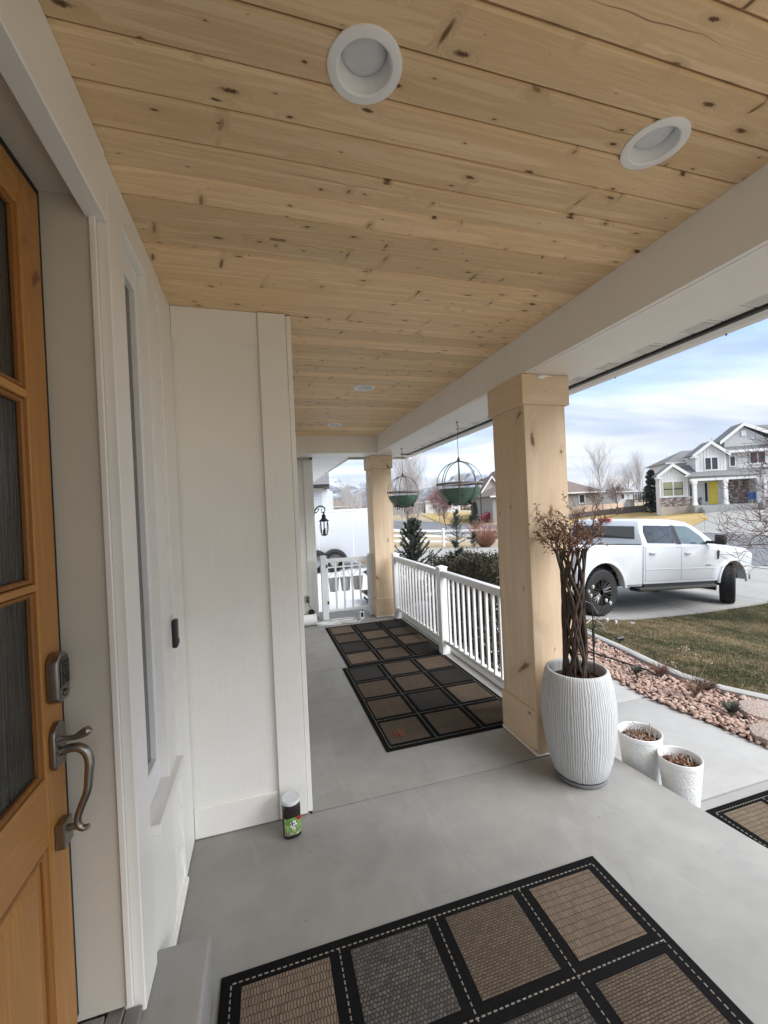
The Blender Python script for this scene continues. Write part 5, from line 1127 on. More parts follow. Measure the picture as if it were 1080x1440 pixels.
for s in (-1, 1):
    yb = s * .967
    obj('fender_vent', MB().prism([(1.555, 1.06), (1.595, 1.06), (1.62, 1.26), (1.56, 1.28)], min(yb, yb + s * .014), max(yb, yb + s * .014), 'y'), M['plastic'], tk, False, bev=.004)
    obj('badge', MB().box(1.08, min(yb, yb + s * .005), .912, 1.30, max(yb, yb + s * .005), .926), M['plastic'], tk, False)
    # flares
    for cx_ in (2.2, -2.2):
        a = arch(cx_, WZ + .02, AR + .055, 176, 4); b = arch(cx_, WZ + .02, AR - .004, 176, 4); y0, y1 = (s * .94, s * .992)
        obj('fender_flare', MB().prism(a + b[::-1], min(y0, y1), max(y0, y1), 'y'), M['truck_white'], tk, False, bev=.012, seg=2, ang=50)
    m_ = obj('mirror', MB().box(1.17, min(s * 1.08, s * 1.27), 1.42, 1.29, max(s * 1.08, s * 1.27), 1.65), M['plastic'], tk, False, bev=.03, seg=2)
    obj('mirror_arm', MB().box(1.17, min(s * .92, s * 1.12), 1.43, 1.27, max(s * .92, s * 1.12), 1.50), M['plastic'], m_, False, bev=.012)
    obj('mirror_cap', MB().box(1.275, min(s * 1.10, s * 1.25), 1.50, 1.315, max(s * 1.10, s * 1.25), 1.64), M['truck_white'], m_, False, bev=.012)
    obj('running_board', MB().box(-1.25, min(s * .80, s * 1.03), .395, 1.42, max(s * .80, s * 1.03), .475), M['plastic'], tk, False, bev=.02)
    obj('step_plate', MB().box(-1.2, min(s * 1.032, s * 1.04), .42, 1.38, max(s * 1.032, s * 1.04), .445), M['chrome'], tk, False)
    obj('rocker', MB().box(-1.0, min(s * .90, s * .94), .47, 1.5, max(s * .90, s * .94), .529), M['plastic'], tk, False)
    obj('headlight', MB().box(2.84, min(s * .62, s * .958), 1.00, 3.085, max(s * .62, s * .958), 1.22), M['head_glass'], tk, False, bev=.03)
    obj('tail_light', MB().box(-2.945, min(s * .70, s * .86), .95, -2.915, max(s * .86, s * .965), 1.33), M['red_lamp'], tk, False, bev=.01)
    obj('mud_flap', MB().box(1.555, min(s * .62, s * .94), .30, 1.585, max(s * .62, s * .94), .56), M['plastic'], tk, False)
obj('grille', MB().box(3.04, -.60, .82, 3.10, .60, 1.24).box(3.10, -.58, .9, 3.115, .58, .95).box(3.10, -.58, 1.02, 3.115, .58, 1.07), M['plastic'], tk, False, bev=.01)
obj('bumper', MB().prism([(2.90, -.96), (3.05, -.94), (3.16, -.80), (3.20, 0), (3.16, .80), (3.05, .94), (2.90, .96)], .52, .74), M['chrome'], tk, False, bev=.02, seg=2)
obj('wheel_well', MB().box(1.62, -.80, .55, 2.78, .80, 1.15).box(-2.78, -.80, .55, -1.62, .80, 1.15).box(-2.85, -.45, .42, 2.9, .45, .62).tube([(-2.2, -.80, .42), (-2.2, .80, .42)], .07, 8).tube([(2.2, -.72, .42), (2.2, .72, .42)], .06, 8), M['well'], tk, False)
tyre_me = mesh_of('wheel', MB().lathe([(.235, -.13), (.30, -.142), (.385, -.138), (.412, -.115), (.420, -.07), (.415, -.066), (.415, -.05), (.421, -.046), (.422, 0), (.421, .046), (.415, .05), (.415, .066), (.420, .07), (.412, .115), (.385, .138), (.30, .142), (.235, .13)], 44, axis='y'), M['tyre'], smooth=True)
lug = MB()
for k in range(40):
    a = 2 * PI * k / 40
    for s, o in ((-1, 0), (1, PI / 40)):
        c, sn_ = math.cos(a + o), math.sin(a + o); c2, s2 = math.cos(a + o + .085), math.sin(a + o + .085); y0, y1 = (s * .062, s * .125)
        lug.add([(.418 * c, y0, .418 * sn_), (.410 * c, y1, .410 * sn_), (.410 * c2, y1, .410 * s2), (.418 * c2, y0, .418 * s2), (.431 * c, y0, .431 * sn_), (.421 * c, y1, .421 * sn_), (.421 * c2, y1, .421 * s2), (.431 * c2, y0, .431 * s2)], [(0, 3, 2, 1), (4, 5, 6, 7), (0, 1, 5, 4), (1, 2, 6, 5), (2, 3, 7, 6), (3, 0, 4, 7)])
lug_me = mesh_of('tread', lug, M['tyre'])
rm = MB().lathe([(.238, -.12), (.262, -.142), (.25, -.147), (.232, -.135), (.222, -.07), (.08, -.045), (1e-4, -.045)], 40, axis='y')
for k in range(12):
    a = 2 * PI * k / 12
    for da in (-.07, .07):
        c, s_ = math.cos(a), math.sin(a); c2, s2 = math.cos(a + da * 1.6), math.sin(a + da * 1.6); w = .011
        p0 = Vector((.05 * c, -.105, .05 * s_)); p1 = Vector((.24 * c2, -.128, .24 * s2)); rm.tube([p0, p1], [.014, .011], 4)
rm.lathe([(.07, -.09), (.068, -.125), (.045, -.138), (1e-4, -.14)], 20, axis='y')
rim_me = mesh_of('rim', rm, M['rim'], smooth=True)
cap_me = mesh_of('hub_cap', MB().lathe([(.024, -.136), (.022, -.146), (1e-4, -.147)], 16, axis='y'), M['chrome'], smooth=True)
for x, y, st_ in ((2.2, -.84, R(24)), (2.2, .84, R(24)), (-2.2, -.84, 0), (-2.2, .84, 0)):
    w = link('wheel', tyre_me, tk, False); w.location = (x, y, WZ); w.rotation_euler.z = st_ + (PI if y > 0 else 0)
    link('rim', rim_me, w, False); link('hub_cap', cap_me, w, False); tag(link('tread', lug_me, w, False), kind='stuff')
obj('antenna', MB().tube([(1.62, -.70, 1.42), (1.50, -.72, 2.25)], .002, 4), M['plastic'], tk, False)

for o in tk.children:                                        # lower stance: the body sits a little lower and shorter over its wheels
    if not o.name.startswith('wheel') or o.name.startswith('wheel_well'): o.scale = (.977, 1, .905); o.location.z = .04

# ================================================================== FAR GROUND SHEETS
def fsheet(name, pts, off, mat): return tag(sheet(name, [tuple((RH * u + FH * d).xy) for u, d in pts], off, mat), kind='structure')
tag(sheet('house_lawn', [(28.6, 22.6), (34.0, 24.6), (37.4, 27.5), (46, 31), (46, 62), (28.6, 62)], .02, M['dry_lawn']), kind='structure')
tag(sheet('house_driveway', [(28.6, 0), (28.6, 22.58), (34.0, 24.58), (37.4, 27.48), (50, 27), (50, 0)], .012, M['drive_concrete']), kind='structure')
fsheet('house_path', [(28.2, 38.0), (28.6, 36.4), (30.2, 35.2), (31.5, 35.3), (30.2, 36.3), (29.8, 37.8)], .03, M['walk_concrete'])
fsheet('far_lawn', [(9, 60), (24, 50), (24, 90), (9, 100)], .02, M['dry_lawn'])
side_yard = tag(obj('side_yard', MB().prism([(.79, 6.97), (2.4, 6.97), (3.2, 9.5), (7.0, 24), (-15, 26), (-15, 14.1), (.79, 14.1)], -.60, -.44), M['snow']), kind='structure')

# ================================================================== HOUSES
M['siding_grey'] = plain('pale_grey_board_siding', (.72, .71, .69), .7, .05, 2); M['siding_dark'] = plain('mid_grey_lap_siding', (.54, .54, .545), .7, .05, 2)
M['house_trim'] = plain('white_house_trim', (.78, .78, .77), .5, .03, 2); M['roof_grey'] = plain('grey_house_shingles', (.17, .17, .17), .9, .22, 5, bump=.5, bscale=25)
M['yellow'] = plain('yellow_door_paint', (.86, .66, .06), .4, .04, 3); M['house_glass'] = plain('dark_house_glass', (.045, .05, .058), .08, .2, 2)
M['blind'] = plain('olive_window_blind', (.33, .32, .20), .6, .1, 3); M['stone'] = plain('brown_grey_stone', (.33, .28, .26), .9, .25, 9, rnd=.7)
M['footing'] = plain('pale_house_footing', (.52, .46, .38), .9, .06, 3); M['blue'] = plain('blue_chair_fabric', (.06, .20, .52), .6, .1, 5)
M['garage'] = plain('white_garage_door', (.74, .74, .73), .5, .03, 3)
def gable(parent, xl, xr, ze, xa, za, y0, y1, ov=.25, th=.14, mat='roof_grey'):
    """pitched roof whose gable faces the viewer: eaves at xl and xr, ridge at xa"""
    for x0 in (xl, xr):
        s = (za - ze) / (xa - x0); xo = x0 - ov * (1 if x0 < xa else -1) * 0
        q = [(x0, ze), (xa, za), (xa, za + th), (x0, ze + th)]
        obj('roof', MB().prism(q, y0 - ov, y1, 'y'), M[mat], parent, False)
        obj('barge_board', MB().prism([(x0, ze - .16), (xa, za - .16), (xa, za + th + .02), (x0, ze + th + .02)], y0 - ov - .05, y0 - ov - .004, 'y'), M['house_trim'], parent, False)
def hwin(parent, x0, x1, z0, z1, y, panes=2, blind=None, f=.09):
    w = obj('window', MB().box(x0, y - .07, z0, x1, y - .001, z0 + f).box(x0, y - .07, z1 - f, x1, y - .001, z1).box(x0, y - .07, z0 + f, x0 + f, y - .001, z1 - f).box(x1 - f, y - .07, z0 + f, x1, y - .001, z1 - f), M['house_trim'], parent, False)
    n = panes; wd = (x1 - x0 - 2 * f) / n
    for i in range(n):
        a = x0 + f + wd * i; b = a + wd
        if i: obj('mullion', MB().box(a - .05, y - .068, z0 + f, a + .05, y - .002, z1 - f), M['house_trim'], w, False)
        obj('pane', MB().box(a + (.052 if i else .002), y - .03, z0 + f + .002, b - (.052 if i < n - 1 else .002), y - .004, z1 - f - .002), M['house_glass'], w, False)
        if blind:
            obj('blind', MB().box(a + .06, y - .04, z0 + f + (z1 - z0) * .46, b - .06, y - .031, z1 - f - .01), M['blind'], w, False)
            obj('blind', MB().box(a + .06, y - .04, z0 + f + .01, b - .06, y - .031, z0 + f + (z1 - z0) * .38), M[blind], w, False)
    return w
def battens(parent, xl, xr, zb, ztop, y, step=.30):
    mb = MB(); x = xl + step / 2
    while x < xr: mb.box(x - .02, y - .025, zb, x + .02, y - .0005, ztop(x)); x += step
    tag(obj('battens', mb, M['siding_grey'], parent, False), kind='stuff')
def veneer(parent, x0, x1, z0, z1, y):
    mb = MB(); z = z0
    while z < z1 - .02:
        h = random.uniform(.09, .17); h = min(h, z1 - z); x = x0
        while x < x1 - .01:
            w = min(random.uniform(.18, .5), x1 - x); d = random.uniform(.02, .07); mb.box(x + .006, y - d, z + .006, x + w - .006, y, z + h - .006); x += w
        z += h
    me = mesh_of('stone_veneer', mb, M['stone']); ms = [M['stone'], plain('pale_stone', (.56, .51, .48), .9, .15, 9), plain('dark_stone', (.19, .16, .155), .9, .2, 9), plain('rusty_stone', (.27, .17, .14), .9, .2, 9)]
    for q in ms[1:]: me.materials.append(q)
    for i, p in enumerate(me.polygons): p.material_index = (i // 6 * 7919 % 13) % 4
    tag(link('stone_veneer', me, parent, False), kind='stuff')

YAW = -0.28397752
gh = thing('grey_house', 'two storey grey house with a yellow front door across the street', 'house', spot(25.8, 39, 0), YAW - R(15)); gh.scale = (.87, 1, 1)
G = lambda u: u - 25.8
# left bay
obj('wall', MB().prism([(G(25.85), -1.2), (G(25.85), 3.5), (G(27.05), 4.45), (G(28.45), 3.4), (G(28.45), -1.2)], 0, 1.0, 'y'), M['siding_grey'], gh, False)
battens(gh, G(25.9), G(28.4), 3.05, lambda x: min(4.4, 4.42 - abs(x - G(27.05)) * .78), 0)
gable(gh, G(25.5), G(28.62), 3.50, G(27.05), 4.58, 0, 1.0)
obj('wall', MB().box(G(27.4), 1.01, -1.2, G(30), 6, 3.6), M['siding_grey'], gh, False)
obj('roof', MB().add([(G(26.0), .4, 3.55), (G(30.2), .4, 3.55), (G(30.0), 2.2, 4.62), (G(26.9), 2.2, 4.62), (G(26.0), .4, 3.43), (G(30.2), .4, 3.43), (G(30.0), 2.2, 4.5), (G(26.9), 2.2, 4.5)], [(0, 1, 2, 3), (4, 5, 1, 0), (7, 6, 5, 4), (0, 3, 7, 4)]), M['roof_grey'], gh, False)
obj('eave_return', MB().box(G(25.45), -.3, 3.36, G(26.0), .2, 3.52), M['house_trim'], gh, False); obj('eave_return', MB().box(G(28.15), -.3, 3.40, G(28.65), .2, 3.56), M['house_trim'], gh, False)
hwin(gh, G(26.08), G(28.1), 1.66, 3.1, 0, 2, 'blind')
obj('band', MB().box(G(25.8), -.09, 1.58, G(28.6), 0, 1.66), M['house_trim'], gh, False)
veneer(gh, G(25.83), G(28.62), .76, 1.58, -.005)
obj('footing', MB().box(G(25.82), -.03, -1.2, G(28.62), -.001, .76), M['footing'], gh, False)
obj('corner_trim', MB().box(G(25.82), -.03, 1.66, G(25.97), -.002, 3.45).box(G(28.32), -.03, 1.66, G(28.47), -.002, 3.4), M['house_trim'], gh, False)
# back upper storey with hip roof
obj('wall', MB().box(G(27.9), 3.2, 3.2, G(31), 8, 5.05), M['siding_grey'], gh, False)
obj('roof', MB().add([(G(27.6), 2.8, 5.0), (G(33), 2.8, 5.0), (G(33), 9, 5.0), (G(27.6), 9, 5.0), (G(30.4), 5.5, 6.35), (G(33), 5.5, 6.35)], [(0, 1, 5, 4), (1, 2, 5), (2, 3, 4, 5), (3, 0, 4), (3, 2, 1, 0)]), M['roof_grey'], gh, False)
obj('eave_board', MB().box(G(27.58), 2.74, 4.90, G(30), 2.80, 5.04), M['house_trim'], gh, False)
# upper gable
obj('wall', MB().prism([(G(29.68), 3.3), (G(29.68), 5.3), (G(31.05), 6.38), (G(32.45), 5.6), (G(32.45), 3.3)], .9, 4, 'y'), M['siding_grey'], gh, False)
battens(gh, G(29.7), G(32.4), 3.9, lambda x: min(6.3, 6.3 - abs(x - G(31.05)) * .75), .9)
gable(gh, G(29.3), G(32.75), 5.28, G(31.05), 6.5, .9, 2.6)
obj('eave_return', MB().box(G(29.25), .6, 5.15, G(29.85), 1.1, 5.3), M['house_trim'], gh, False); obj('eave_return', MB().box(G(32.3), .6, 5.45, G(32.85), 1.1, 5.62), M['house_trim'], gh, False)
hwin(gh, G(30.45), G(31.75), 3.93, 5.18, .9, 2)
obj('band', MB().box(G(29.66), .82, 3.76, G(32.6), .9, 3.9), M['house_trim'], gh, False)
obj('corner_trim', MB().box(G(29.64), .84, 3.9, G(29.80), .898, 5.2), M['house_trim'], gh, False)
# right hand upper storey and big gable
obj('wall', MB().box(G(32.46), 1.3, 2.5, G(44), 9, 5.55), M['siding_grey'], gh, False)
obj('corner_trim', MB().box(G(32.47), 1.22, 3.9, G(32.66), 1.298, 5.5), M['house_trim'], gh, False)
obj('shutter_panel', MB().box(G(32.72), 1.26, 4.1, G(33.7), 1.298, 5.3), M['siding_dark'], gh, False)
hwin(gh, G(34.72), G(36.2), 4.3, 5.45, 1.3, 2)
hwin(gh, G(32.9), G(33.5), 4.15, 5.2, 1.25, 1)
gb_ = MB().prism([(G(32.3), 5.55), (G(32.3), 6.4), (G(34.25), 7.85), (G(38), 5.6)], 1.35, 8, 'y')
obj('wall', MB().prism([(G(32.6), 5.552), (G(32.6), 6.55), (G(34.25), 7.85), (G(37.6), 5.9), (G(37.6), 5.552)], 1.35, 3.1, 'y'), M['siding_dark'], gh, False)
gable(gh, G(32.05), G(37.9), 6.4, G(34.25), 8.0, 1.3, 3.2)
obj('roof', MB().add([(G(32.3), .75, 5.50), (G(45), .75, 5.50), (G(45), 1.6, 6.1), (G(32.6), 1.6, 6.1), (G(32.3), .75, 5.62), (G(45), .75, 5.62), (G(45), 1.6, 6.22), (G(32.6), 1.6, 6.22)], [(4, 5, 6, 7), (0, 1, 5, 4), (3, 2, 1, 0), (0, 4, 7, 3)]), M['roof_grey'], gh, False)
obj('eave_board', MB().box(G(32.3), .69, 5.42, G(45), .748, 5.64), M['house_trim'], gh, False)
obj('roof', MB().add([(G(35.4), 2, 7.9), (G(45), 2, 7.9), (G(45), 5, 7.5), (G(35.6), 5, 7.5), (G(45), .5, 6.6), (G(36.6), .5, 6.6)], [(0, 5, 4, 1), (0, 1, 2, 3)]), M['roof_grey'], gh, False)
obj('vent', MB().box(G(34.12), 1.26, 6.95, G(34.62), 1.348, 7.45), M['house_trim'], gh, False)
obj('vent_pipe', MB().tube([(G(32.55), 3.5, 6.0), (G(32.55), 3.5, 7.2)], .05, 6), M['siding_dark'], gh, False)
# porch
obj('porch_roof', MB().add([(G(28.0), -1.1, 3.40), (G(37.2), -1.1, 3.22), (G(37.2), 1.2, 4.0), (G(29.6), 1.2, 3.95), (G(28.0), -1.1, 3.30), (G(37.2), -1.1, 3.10), (G(37.2), 1.2, 3.4), (G(29.6), 1.2, 3.4)], [(0, 1, 2, 3), (4, 5, 1, 0), (7, 6, 5, 4), (0, 3, 7, 4)]), M['roof_grey'], gh, False)
obj('porch_beam', MB().box(G(28.3), -1.05, 2.95, G(37), -.75, 3.18), M['house_trim'], gh, False)
for u in (28.65, 31.35, 34.2): obj('porch_post', MB().box(G(u) - .16, -1.06, .78, G(u) + .16, -.76, 2.949).box(G(u) - .21, -1.09, .78, G(u) + .21, -.72, 1.0).box(G(u) - .21, -1.09, 2.7, G(u) + .21, -.72, 2.948), M['house_trim'], gh, False)
obj('wall', MB().box(G(28.46), .9, -1.0, G(34.4), 1.28, 3.4), M['siding_grey'], gh, False)
obj('porch_slab', MB().box(G(28.5), -1.2, -.8, G(34.3), .9, .78), M['walk_concrete'], gh, False)
obj('porch_steps', MB().box(G(29.0), -1.55, -.6, G(31.0), -1.201, .60).box(G(29.0), -1.9, -.6, G(31.0), -1.551, .42), M['walk_concrete'], gh, False)
dd = obj('door', MB().box(G(30.78), .82, .80, G(31.55), .898, 2.88), M['yellow'], gh, False, bev=.01)
obj('handle', MB().ball((G(31.44), .80, 1.8), .04, 6, 4), M['bronze'], dd, False)
hwin(gh, G(30.3), G(30.74), .95, 2.92, .9, 1); hwin(gh, G(31.9), G(32.3), 1.1, 2.92, .9, 1)
hwin(gh, G(28.9), G(29.55), 1.5, 2.9, .9, 1)
veneer(gh, G(28.5), G(30.1), .8, 1.5, .89); veneer(gh, G(32.4), G(34.3), .8, 2.98, .88)
# garage
obj('wall', MB().box(G(34.31), -1.5, -1.2, G(44), 1.29, 3.2), M['siding_grey'], gh, False)
gd = obj('garage_door', MB().box(G(35.4), -1.57, -.2, G(38.2), -1.501, 2.25), M['garage'], gh, False)
for k in range(4): obj('door_panel', MB().box(G(35.44), -1.60, -.15 + k * .6, G(38.16), -1.571, .40 + k * .6), M['garage'], gd, False)
obj('garage_trim', MB().box(G(35.2), -1.56, -.2, G(35.39), -1.502, 2.45).box(G(35.2), -1.56, 2.26, G(38.4), -1.503, 2.47), M['house_trim'], gh, False)
veneer(gh, G(34.35), G(35.18), -.2, 1.3, -1.505)
bs = thing('porch_chair', 'blue chair on the porch of the grey house', 'chair', spot(32.6, 36.7, .78), YAW - R(15))
obj('seat', MB().box(-.33, -.3, .32, .33, .25, .40), M['blue'], bs, False); obj('backrest', MB().box(-.33, .2, .40, .33, .27, .95), M['blue'], bs, False)
for sx_ in (-.28, .28):
    for sy_ in (-.25, .2): obj('leg', MB().box(sx_ - .025, sy_ - .025, 0, sx_ + .025, sy_ + .025, .319), M['house_trim'], bs, False)

def simple_house(name, label, u, d, w, dep, ze, zr, wall, roof, z0=-1.5, hip=1.6, wins=(), trimc='house_trim', rz=YAW):
    h = thing(name, label, 'house', spot(u, d, 0), rz)
    obj('wall', MB().box(-w / 2, 0, z0, w / 2, dep, ze), wall, h, False)
    o = .4
    obj('roof', MB().add([(-w / 2 - o, -o, ze), (w / 2 + o, -o, ze), (w / 2 + o, dep + o, ze), (-w / 2 - o, dep + o, ze), (-w / 2 + hip, dep / 2, zr), (w / 2 - hip, dep / 2, zr)], [(0, 1, 5, 4), (1, 2, 5), (2, 3, 4, 5), (3, 0, 4), (3, 2, 1, 0)]), roof, h, False)
    obj('eave_board', MB().box(-w / 2 - o, -o - .05, ze - .16, w / 2 + o, -o - .002, ze + .03), M[trimc], h, False)
    for a, b, c, e in wins: hwin(h, a, b, c, e, 0, 2 if b - a > 1 else 1)
    return h
M['roof_brown'] = plain('brown_house_shingles', (.175, .135, .12), .9, .2, 4, bump=.5, bscale=25); M['tan_wall'] = plain('greige_house_wall', (.30, .285, .26), .8, .06, 2)
M['pale_wall'] = plain('pale_house_wall', (.62, .62, .62), .8, .05, 2); M['tan_stone'] = plain('tan_stucco', (.42, .36, .30), .85, .12, 4); M['blue_wall'] = plain('ice_blue_siding', (.52, .57, .63), .7, .05, 2)
simple_house('brown_roof_house', 'low house with a big brown hipped roof behind the tan fence', 21.5, 55, 14.3, 12, 2.8, 5.7, M['tan_wall'], M['roof_brown'], hip=5, wins=((4.2, 5.05, 1.3, 2.5), (1.0, 2.0, 1.3, 2.5)))
simple_house('white_house', 'small white house far behind the dark conifer', 41.8, 72, 2.9, 6, 2.95, 3.9, M['pale_wall'], M['roof_grey'], hip=1.2, wins=((-.9, -.2, 1.6, 2.6),))
dk = thing('deck', 'dark raised wooden deck far behind the conifer', 'deck', spot(44.2, 70, 0), YAW)
M['dark_timber'] = plain('dark_deck_timber', (.075, .07, .075), .85, .2, 4)
obj('platform', MB().box(-2.3, 0, 1.35, 2.3, 3, 1.5), M['dark_timber'], dk, False); obj('rail', MB().box(-2.3, -.05, 2.55, 2.3, .05, 2.7), M['dark_timber'], dk, False)
for k in range(12): obj('post', MB().box(-2.3 + k * .41, -.05, -1 if k % 4 == 0 else 1.5, -2.18 + k * .41, .06, 2.55), M['dark_timber'], dk, False)
# tan stone house seen between the columns
sh_ = thing('tan_stone_house', 'tan stone house with a steep gable beyond the red car', 'house', spot(17.3, 66, 0), YAW)
obj('wall', MB().prism([(-1.6, -1), (-1.6, 3.6), (-.1, 5.9), (1.6, 3.8), (1.6, -1)], 0, 8, 'y'), M['tan_stone'], sh_, False)
gable(sh_, -1.95, 1.8, 3.4, -.1, 6.05, 0, 8, .3, .2, 'roof_brown')
obj('wall', MB().prism([(.2, -1), (.2, 4.3), (2.6, 7.2), (5, 4.3), (5, -1)], 1.5, 10, 'y'), M['tan_stone'], sh_, False)
gable(sh_, -.2, 5.4, 4.2, 2.6, 7.4, 1.5, 10, .3, .2, 'roof_brown')
hwin(sh_, -.8, .4, 1.5, 3.2, 0, 2)
# pale blue house over the trailer
bh = thing('pale_blue_house', 'tall pale blue sided house behind the white trailer', 'house', spot(-8.2, 42, 0), YAW)
obj('wall', MB().box(-7, 0, -1, 2.05, 9, 4.15), M['blue_wall'], bh, False)
for k in range(14): obj('siding_board', MB().box(-7, -.035, .2 + k * .28, 2.06, -.001, .455 + k * .28), M['blue_wall'], bh, False)
obj('roof', MB().add([(-8, -1.0, 4.4), (2.95, -1.0, 4.4), (2.3, 4, 6.6), (-8, 4, 6.6), (-8, -1, 4.2), (2.95, -1, 4.2), (2.3, 4, 4.2), (-8, 4, 4.2)], [(0, 1, 2, 3), (4, 5, 1, 0), (5, 6, 2, 1), (7, 6, 5, 4)]), M['roof_grey'], bh, False)
obj('eave_board', MB().box(-8, -1.05, 4.17, 2.97, -1.002, 4.42), M['black'], bh, False)
# far houses along the horizon
for lb, u, d, w, ze, zr, wl__, rf_ in (('distant low house with a grey roof left of the tall pink tree', 6.2, 118, 9, 3.2, 5.2, M['tan_wall'], M['roof_grey']), ('distant pale house with a brown roof behind the pink tree', 17.0, 120, 10, 3.4, 5.8, M['pale_wall'], M['roof_brown']),
        ('distant house with a tan wall beyond the trailer', -12.5, 110, 9, 3.0, 5.0, M['tan_stone'], M['roof_brown']), ('distant grey house right of the brown roofed house', 44, 130, 9, 3.4, 5.6, M['pale_wall'], M['roof_grey']), ('distant house with a dark roof near the birch', 58, 125, 12, 3.6, 6, M['tan_wall'], M['roof_brown'])):
    simple_house('distant_house', lb, u, d, w, 8, ze, zr, wl__, rf_, hip=2.5, wins=((-w * .3, -w * .3 + 1.4, 1.2, 2.5), (w * .1, w * .1 + 1.4, 1.2, 2.5)))

# ================================================================== FENCES
M['fence_grey'] = plain('grey_brown_fence_panel', (.135, .115, .11), .85, .1, 3); M['fence_tan'] = plain('tan_fence_panel', (.50, .385, .31), .85, .06, 3); M['fence_white'] = plain('white_rail_fence', (.80, .80, .80), .5, .03, 4)
def board_fence(label, pts, h, mat, name='panel_fence', drop=0):
    f = thing(name, label, 'fence', spot(*pts[0]))
    for (ua, da), (ub, db) in zip(pts, pts[1:]):
        A, B = spot(ua, da), spot(ub, db); L = (B - A).length; n = max(1, round(L / 2.4))
        for i in range(n):
            a = A.lerp(B, i / n); b = A.lerp(B, (i + 1) / n); d = (b - a); d.z = 0; d.normalize(); nr = Vector((d.y, -d.x, 0)) * .03; q = []
            for p in (a + d * .06, b - d * .06):
                q.append([p + nr - Vector((0, 0, .3)), p - nr - Vector((0, 0, .3)), p - nr + Vector((0, 0, h)), p + nr + Vector((0, 0, h))])
            obj('panel', MB().loft(q), mat, f)
            obj('post', MB().box(a.x - .06, a.y - .06, a.z - .3, a.x + .06, a.y + .06, a.z + h + .1), mat, f)
board_fence('long grey-brown panel fence behind the dry lawn of the grey house', [(15, 46.5), (23.7, 46), (24.8, 45.5), (27.9, 45)], .62, M['fence_grey'])
board_fence('tan panel fence in front of the brown roofed house', [(15, 51), (24.4, 51), (31, 54)], .95, M['fence_tan'])
board_fence('tall grey fence panel beside the dark conifer', [(24.9, 44.6), (27.6, 44.0)], .75, M['fence_grey'])
rf_ = thing('rail_fence', 'white three rail fence at the edge of the far pavement', 'fence', spot(2.2, 24.8))
A, B = Vector((6.6, 26.6)), Vector((16.0, 23.6)); n = 4
for i in range(n + 1):
    p = A.lerp(B, i / n); z = T(p.x); obj('post', MB().box(p.x - .065, p.y - .065, z - .2, p.x + .065, p.y + .065, z + 1.12), M['fence_white'], rf_, bev=.02)
    if i < n:
        q = A.lerp(B, (i + 1) / n)
        for h in (.28, .62, .96):
            a = Vector((p.x, p.y, T(p.x) + h)); b = Vector((q.x, q.y, T(q.x) + h)); obj('rail', MB().loft([[(c.x - .02, c.y - .02, c.z - .07), (c.x + .02, c.y + .02, c.z - .07), (c.x + .02, c.y + .02, c.z + .07), (c.x - .02, c.y - .02, c.z + .07)] for c in (a.lerp(b, .03), a.lerp(b, .97))]), M['fence_white'], rf_)

# ================================================================== TRAILER BESIDE THE HOUSE
M['trailer'] = plain('white_trailer_panel', (.46, .48, .51), .35, .02, 1)
tz = -.44
tr_ = thing('cargo_trailer', 'white enclosed trailer with twin black wheels behind the gate', 'trailer', (2.6, 14.6, tz))
obj('body', MB().box(-1.6, 14.6, tz + .42, 3.95, 16.8, tz + 2.17), M['trailer'], tr_, bev=.05, seg=2)
for k in range(4): obj('panel_seam', MB().box(-.6 + k * 1.22, 14.592, tz + .47, -.585 + k * 1.22, 14.6, tz + 2.10), M['soffit'], tr_)
obj('roof_trim', MB().box(-1.62, 14.585, tz + 2.10, 3.97, 14.61, tz + 2.15), M['soffit'], tr_)
obj('bottom_rail', MB().box(-1.6, 14.585, tz + .36, 3.95, 14.61, tz + .44), M['soffit'], tr_)
for cx_ in (1.72, 2.36):
    fd = obj('fender', MB().prism(arch(cx_, tz + .36, .44, 180, 0) + arch(cx_, tz + .36, .36, 0, 180), 14.35, 14.62, 'y'), M['black'], tr_)
    w = obj('wheel', MB().lathe([(.16, -.1), (.26, -.11), (.32, -.09), (.33, 0), (.32, .09), (.26, .11)], 28, (cx_, 14.48, tz + .33), 'y'), M['tyre'], tr_, smooth=True)
    obj('rim', MB().lathe([(.17, -.10), (.15, -.08), (.06, -.09), (1e-4, -.095)], 20, (cx_, 14.48, tz + .33), 'y'), plain('grey_steel_rim', (.42, .43, .45), .35, .1, 9, metal=.5), w, smooth=True)
    obj('fender_skirt', MB().prism(arch(cx_, tz + .36, .358, 180, 0), 14.55, 14.598, 'y'), plain('grey_fender_panel', (.33, .34, .36), .5), tr_)

# ================================================================== STREET THINGS
lp = thing('street_lamp', 'dark street lamp post beyond the red-brown shrub', 'street lamp', spot(9.9, 42.5))
z = lp.location.z
obj('pole', MB().tube([(0, 0, -.3), (0, 0, .5), (0, 0, 4.35)], [.09, .07, .05], 8), M['bronze'], lp, False)
obj('lantern', MB().lathe([(1e-4, 4.35), (.10, 4.36), (.16, 4.7), (.10, 4.75)], 8), plain('pale_lamp_glass', (.6, .6, .58), .2), lp, False)
obj('cap', MB().lathe([(.30, 4.75), (.28, 4.80), (.10, 4.92), (.03, 5.1), (1e-4, 5.12)], 10), M['bronze'], lp, False)
rc = thing('red_car', 'small red car parked in front of the tan stone house', 'car', spot(14.9, 57.5), R(-6))
M['red_paint'] = plain('red_car_paint', (.36, .03, .045), .25, .03, 3)
bp = [(-2.1, .35), (-2.15, .75), (-1.9, .95), (-1.2, 1.0), (-.6, 1.38), (.6, 1.42), (1.2, 1.02), (2.05, .88), (2.15, .6), (2.1, .35)]
obj('body', MB().prism(bp, -.85, .85, 'y'), M['red_paint'], rc, False, bev=.08, seg=2)
